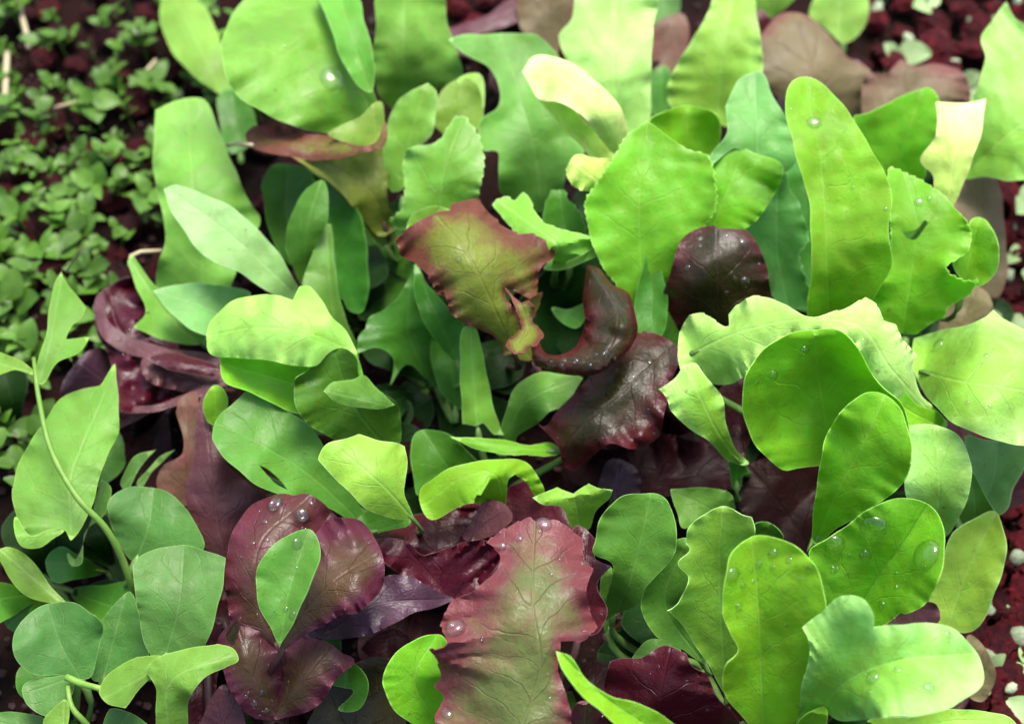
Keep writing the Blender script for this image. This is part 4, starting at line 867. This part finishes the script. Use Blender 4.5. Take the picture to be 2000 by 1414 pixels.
from mathutils import noise as MN
def rock_mesh(name, seed, mat, sub=4, rough=.28):
    rr = random.Random(seed)
    bm = bmesh.new(); bmesh.ops.create_icosphere(bm, subdivisions=sub, radius=1)
    planes = [(Vector((rr.gauss(0, 1), rr.gauss(0, 1), rr.gauss(0, 1))).normalized(), rr.uniform(.62, .9)) for _ in range(11)]
    f1, f2 = rr.uniform(2, 4), rr.uniform(0, 6)
    for v in bm.verts:
        d = v.co.normalized(); r = 1.0
        for n_, k in planes:
            q = d.dot(n_)
            if q > .05: r = min(r, k / q)
        r *= 1 + rough * .25 * math.sin(d.x * f1 * 3 + f2) * math.sin(d.y * f1 * 2.6) + rr.uniform(-.02, .02)
        r *= 1 + .22 * MN.noise(d * 2.6 + Vector((seed, 0, 0))) + .16 * MN.noise(d * 6.5 + Vector((0, seed, 0)))
        v.co = d * r
        v.co.z *= .8
    me = bpy.data.meshes.new(name); bm.to_mesh(me); bm.free(); smooth(me); me.materials.append(mat)
    return me
def crimson(name, k):
    b = NB(name)
    co = b.n('ShaderNodeTexCoord').outputs['Object']
    n1 = b.noise(co, 2.2, 4, .6); n2 = b.noise(co, 14, 4, .7)
    c = b.mix(b.mr(n1, .35, .65, 0, 1), (.26 * k, .005 * k, .018 * k), (.68 * k, .014 * k, .042 * k))
    c = b.mix(b.mr(n2, .62, .70, 0, .5), c, (.30, .06, .07))
    hs = b.n('ShaderNodeHueSaturation'); b.l(c, hs.inputs['Color']); b.l(b.mr(b.n('ShaderNodeObjectInfo').outputs['Random'], 0, 1, .55, 1.3, False), hs.inputs['Value'])
    p = b.n('ShaderNodeBsdfPrincipled'); b.l(hs.outputs[0], p.inputs['Base Color'])
    b.l(b.mr(n2, .35, .6, .15, .8), p.inputs['Roughness'])
    p.inputs['Specular IOR Level'].default_value = .45
    bp = b.n('ShaderNodeBump'); bp.inputs['Distance'].default_value = .25; bp.inputs['Strength'].default_value = 1
    b.l(n2, bp.inputs['Height']); b.l(bp.outputs[0], p.inputs['Normal'])
    o = b.n('ShaderNodeOutputMaterial'); b.l(p.outputs[0], o.inputs['Surface'])
    return b.m
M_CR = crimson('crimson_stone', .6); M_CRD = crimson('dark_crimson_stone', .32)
M_PALE = plain('pale_chip', (.28, .38, .20), (.50, .58, .38), 3, .7, .4, .05)
M_BROWN = plain('brown_chip', (.012, .006, .005), (.04, .015, .013), 3, .7, .4, .05)
M_SEED = plain('seedling_green', (.045, .14, .012), (.16, .34, .04), 45, .45, .2, .0004, .25)
M_SEEDP = plain('seedling_pale', (.26, .44, .15), (.46, .62, .30), 60, .5, .2, .0004, .25)
rocks = [rock_mesh('red_stone', 100 + i, M_CR) for i in range(6)]
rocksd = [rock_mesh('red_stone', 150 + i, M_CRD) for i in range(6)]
chips = [rock_mesh('pale_chip', 200 + i, M_PALE, 2) for i in range(4)]
brn = [rock_mesh('brown_chip', 300 + i, M_BROWN, 2) for i in range(4)]
RR = random.Random(77)
def put(mesh, name, px, py, r, z, label, cat, group):
    o = link(bpy.data.objects.new(name, mesh))
    o.location = at(px, py, 0); o.location.z = z * CM
    o.scale = (r * CM * RR.uniform(.8, 1.2), r * CM * RR.uniform(.8, 1.2), r * CM * RR.uniform(.7, 1.0))
    o.rotation_euler = (RR.uniform(-.5, .5), RR.uniform(-.5, .5), RR.uniform(0, 6.28))
    o['label'] = label; o['category'] = cat; o['group'] = group
    return o
def scatter(region, n, dmin, fn):
    pts = []; tries = 0
    while len(pts) < n and tries < n * 60:
        tries += 1
        x, y = RR.uniform(region[0], region[2]), RR.uniform(region[1], region[3])
        if all((x - a) ** 2 + (y - b_) ** 2 > dmin * dmin for a, b_ in pts):
            pts.append((x, y)); fn(x, y)
LL = 'dark crimson mulch stone lying among the green seedlings on the left'
for reg, n, wh in (((1640, -40, 2080, 330), 60, 'in the upper right corner'), ((1880, 320, 2090, 740), 44, 'at the right edge above the broad pale leaf'), ((1880, 860, 2090, 1440), 60, 'at the right edge below the broad pale leaf')):
    scatter(reg, n, 46, lambda x, y: put(RR.choice(rocks), 'red_stone', x, y, RR.uniform(.62, 1.0), RR.uniform(.2, .8), 'crimson mulch stone ' + wh, 'stone', 'crimson mulch stones ' + wh))
    scatter(reg, int(n * .3), 60, lambda x, y: put(RR.choice(chips), 'pale_chip', x, y, RR.uniform(.25, .5), RR.uniform(.4, .9), 'small pale grey-green chip between crimson stones ' + wh, 'chip', 'pale chips ' + wh))
scatter((850, -60, 1120, 110), 16, 48, lambda x, y: put(RR.choice(rocks), 'red_stone', x, y, RR.uniform(.6, .9), .4, 'crimson mulch stone at the top edge behind the mint green leaf', 'stone', 'crimson stones at the top edge'))
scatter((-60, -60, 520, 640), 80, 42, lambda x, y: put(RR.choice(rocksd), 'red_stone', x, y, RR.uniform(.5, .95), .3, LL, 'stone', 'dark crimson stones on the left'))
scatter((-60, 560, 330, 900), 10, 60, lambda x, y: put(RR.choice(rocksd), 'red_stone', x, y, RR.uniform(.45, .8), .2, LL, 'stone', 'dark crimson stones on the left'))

# gravel: nobody could count it
gvs, gfs = [], []
def add_pebbles(n, reg, seed):
    rr = np.random.RandomState(seed)
    bm = bmesh.new(); bmesh.ops.create_icosphere(bm, subdivisions=1, radius=1)
    bv = np.array([tuple(v.co) for v in bm.verts]); bf = [[v.index for v in f.verts] for f in bm.faces]; bm.free()
    for i in range(n):
        p = at(rr.uniform(reg[0], reg[2]), rr.uniform(reg[1], reg[3]), 0)
        r = CM * rr.uniform(.06, .2)
        q = bv * (1 + rr.uniform(-.25, .25, (len(bv), 1))) * np.array([r, r * rr.uniform(.6, 1.2), r * .6])
        n0 = len(gvs)
        gvs.extend([tuple(x) for x in q + np.array([p.x, p.y, .0005])]); gfs.extend([[k + n0 for k in f] for f in bf])
add_pebbles(3500, (-150, -150, 2150, 1550), 4)
me = bpy.data.meshes.new('fine_gravel'); me.from_pydata(gvs, [], gfs); me.update(); me.materials.append(M_BROWN)
def vary(m):
    return m
fg = link(bpy.data.objects.new('fine_gravel', me)); fg['kind'] = 'stuff'; fg['label'] = 'fine dark brown gravel and grit over the soil'; fg['category'] = 'gravel'

# seedlings: stem and two to six small round leaves, one mesh each
def seedling_mesh(seed, mat, k, lr, h, name='seedling'):
    rr = random.Random(seed); bm = bmesh.new()
    def strip(base, d, L, W, lift):
        side = Vector((-d.y, d.x, 0)); n = 7; rows = []
        for i in range(n):
            t = i / (n - 1)
            wv = math.sin(math.pi * min(1, t * .88 + .12) ** .8) ** .7 * W if t < 1 else W * .12
            if t < .12: wv = W * .12
            c = base + d * L * t + Vector((0, 0, lift * math.sin(t * 1.9) - .12 * L * t * t))
            rows.append([bm.verts.new(c + side * wv * s + Vector((0, 0, .14 * W * abs(s)))) for s in (-1, -.5, 0, .5, 1)])
        for i in range(n - 1):
            for j in range(4): bm.faces.new((rows[i][j], rows[i][j + 1], rows[i + 1][j + 1], rows[i + 1][j]))
    seg = 6; top = Vector((rr.uniform(-.2, .2), rr.uniform(-.2, .2), h)) * CM
    rings = []
    for i in range(4):
        t = i / 3; c = top * t
        rings.append([bm.verts.new(c + Vector((math.cos(j / seg * 6.283), math.sin(j / seg * 6.283), 0)) * CM * .05) for j in range(seg)])
    for i in range(3):
        for j in range(seg): bm.faces.new((rings[i][j], rings[i][(j + 1) % seg], rings[i + 1][(j + 1) % seg], rings[i + 1][j]))
    a0 = rr.uniform(0, 6)
    for i in range(k):
        a = a0 + i * (2.4 if k > 2 else math.pi) + rr.uniform(-.3, .3)
        L = lr * CM * rr.uniform(.6, 1.35) * 2
        strip(top * (1 - .22 * (i // 2)), Vector((math.cos(a), math.sin(a), rr.uniform(.0, .35))), L, L * rr.uniform(.26, .48), L * rr.uniform(.1, .4))
    me = bpy.data.meshes.new(name); bm.to_mesh(me); bm.free(); smooth(me); me.materials.append(mat)
    return me
sds = [seedling_mesh(i, M_SEED, 3 + i % 4, .36 + .04 * (i % 3), .9 + .3 * (i % 4)) for i in range(9)]
sdp = [seedling_mesh(50 + i, M_SEEDP, 2 + i % 2, .36, .7) for i in range(4)]
def seedling(x, y, pool, label, group, s=1.0, cat='seedling'):
    o = link(bpy.data.objects.new('seedling', RR.choice(pool)))
    o.location = at(x, y, 0); o.location.z = -.001
    o.rotation_euler = (RR.uniform(-.45, .45), RR.uniform(-.45, .45), RR.uniform(0, 6.28))
    k = s * RR.uniform(.5, 1.35); o.scale = (k, k, k)
    o['label'] = label; o['category'] = cat; o['group'] = group
SL = 'tiny round-leaved green seedling in the blurred patch at the upper left'
def sprinkle(reg, n, dm, pool, what, where, s):
    scatter(reg, n, dm, lambda x, y: seedling(x, y, pool, what + ' ' + where, 'seedlings ' + where, s))
sprinkle((-60, -60, 300, 200), 44, 30, sds, 'tiny blurred round-leaved green seedling', 'in the upper left corner', .95)
sprinkle((300, -60, 520, 240), 28, 32, sds, 'tiny blurred round-leaved green seedling', 'at the top edge left of the large round leaf', 1.1)
sprinkle((-60, 200, 310, 450), 74, 28, sds, 'tiny round-leaved green seedling', 'left of the strap leaf below the corner', .95)
sprinkle((-60, 450, 240, 700), 56, 28, sds, 'tiny round-leaved green seedling', 'left of and above the pea tip', 1.15)
sprinkle((-60, 700, 120, 1000), 18, 42, sds, 'shaded green seedling', 'at the left edge below the pea tip', 1.2)
sprinkle((1720, -40, 2080, 250), 18, 60, sdp, 'pale two-leaved seedling', 'between crimson stones in the upper right corner', 1.35)
sprinkle((1940, 380, 2080, 700), 8, 60, sdp, 'pale two-leaved seedling', 'between crimson stones at the right edge, above the broad leaf', 1.4)
sprinkle((1900, 1000, 2080, 1440), 12, 60, sdp, 'pale two-leaved seedling', 'between crimson stones in the lower right corner', 1.2)

# dry straws at the upper left
M_STRAW = plain('straw', (.42, .36, .20), (.55, .48, .30), 80, .7, .3, .0005)
def straw(label, pts, r):
    P = [at(*p) for p in pts]; o0 = P[0].copy()
    me = tube_mesh('dry_straw', P, [CM * r] * len(P), o0); me.materials.append(M_STRAW)
    o = link(bpy.data.objects.new('dry_straw', me)); o.location = o0; o['label'] = label; o['category'] = 'straw'
straw('short dry straw at the top left corner', [(36, -10, .8), (42, 30, 1.0), (50, 60, 1.1), (56, 95, 1.0)], .13)
straw('upright dry pale straw at the left edge below the corner', [(14, 105, .9), (12, 140, 1.2), (10, 180, 1.2), (12, 215, 1.0)], .15)
straw('thin straw lying beside the red stones near the top left', [(265, 165, .9), (285, 140, 1.0), (305, 118, .9)], .09)
straw('thin pale straw among the seedlings at the left', [(105, 212, 1.2), (125, 206, 1.3), (148, 200, 1.2)], .08)
straw('thin brown stem crossing to the reddish rim of the olive leaf', [(445, 284, 5.6), (465, 281, 7), (492, 284, 8.3)], .09)
straw('thin curved pale stem beside the yellow-green strap leaf', [(252, 520, 4.6), (256, 500, 4.8), (275, 492, 4.8), (315, 490, 4.4)], .08)
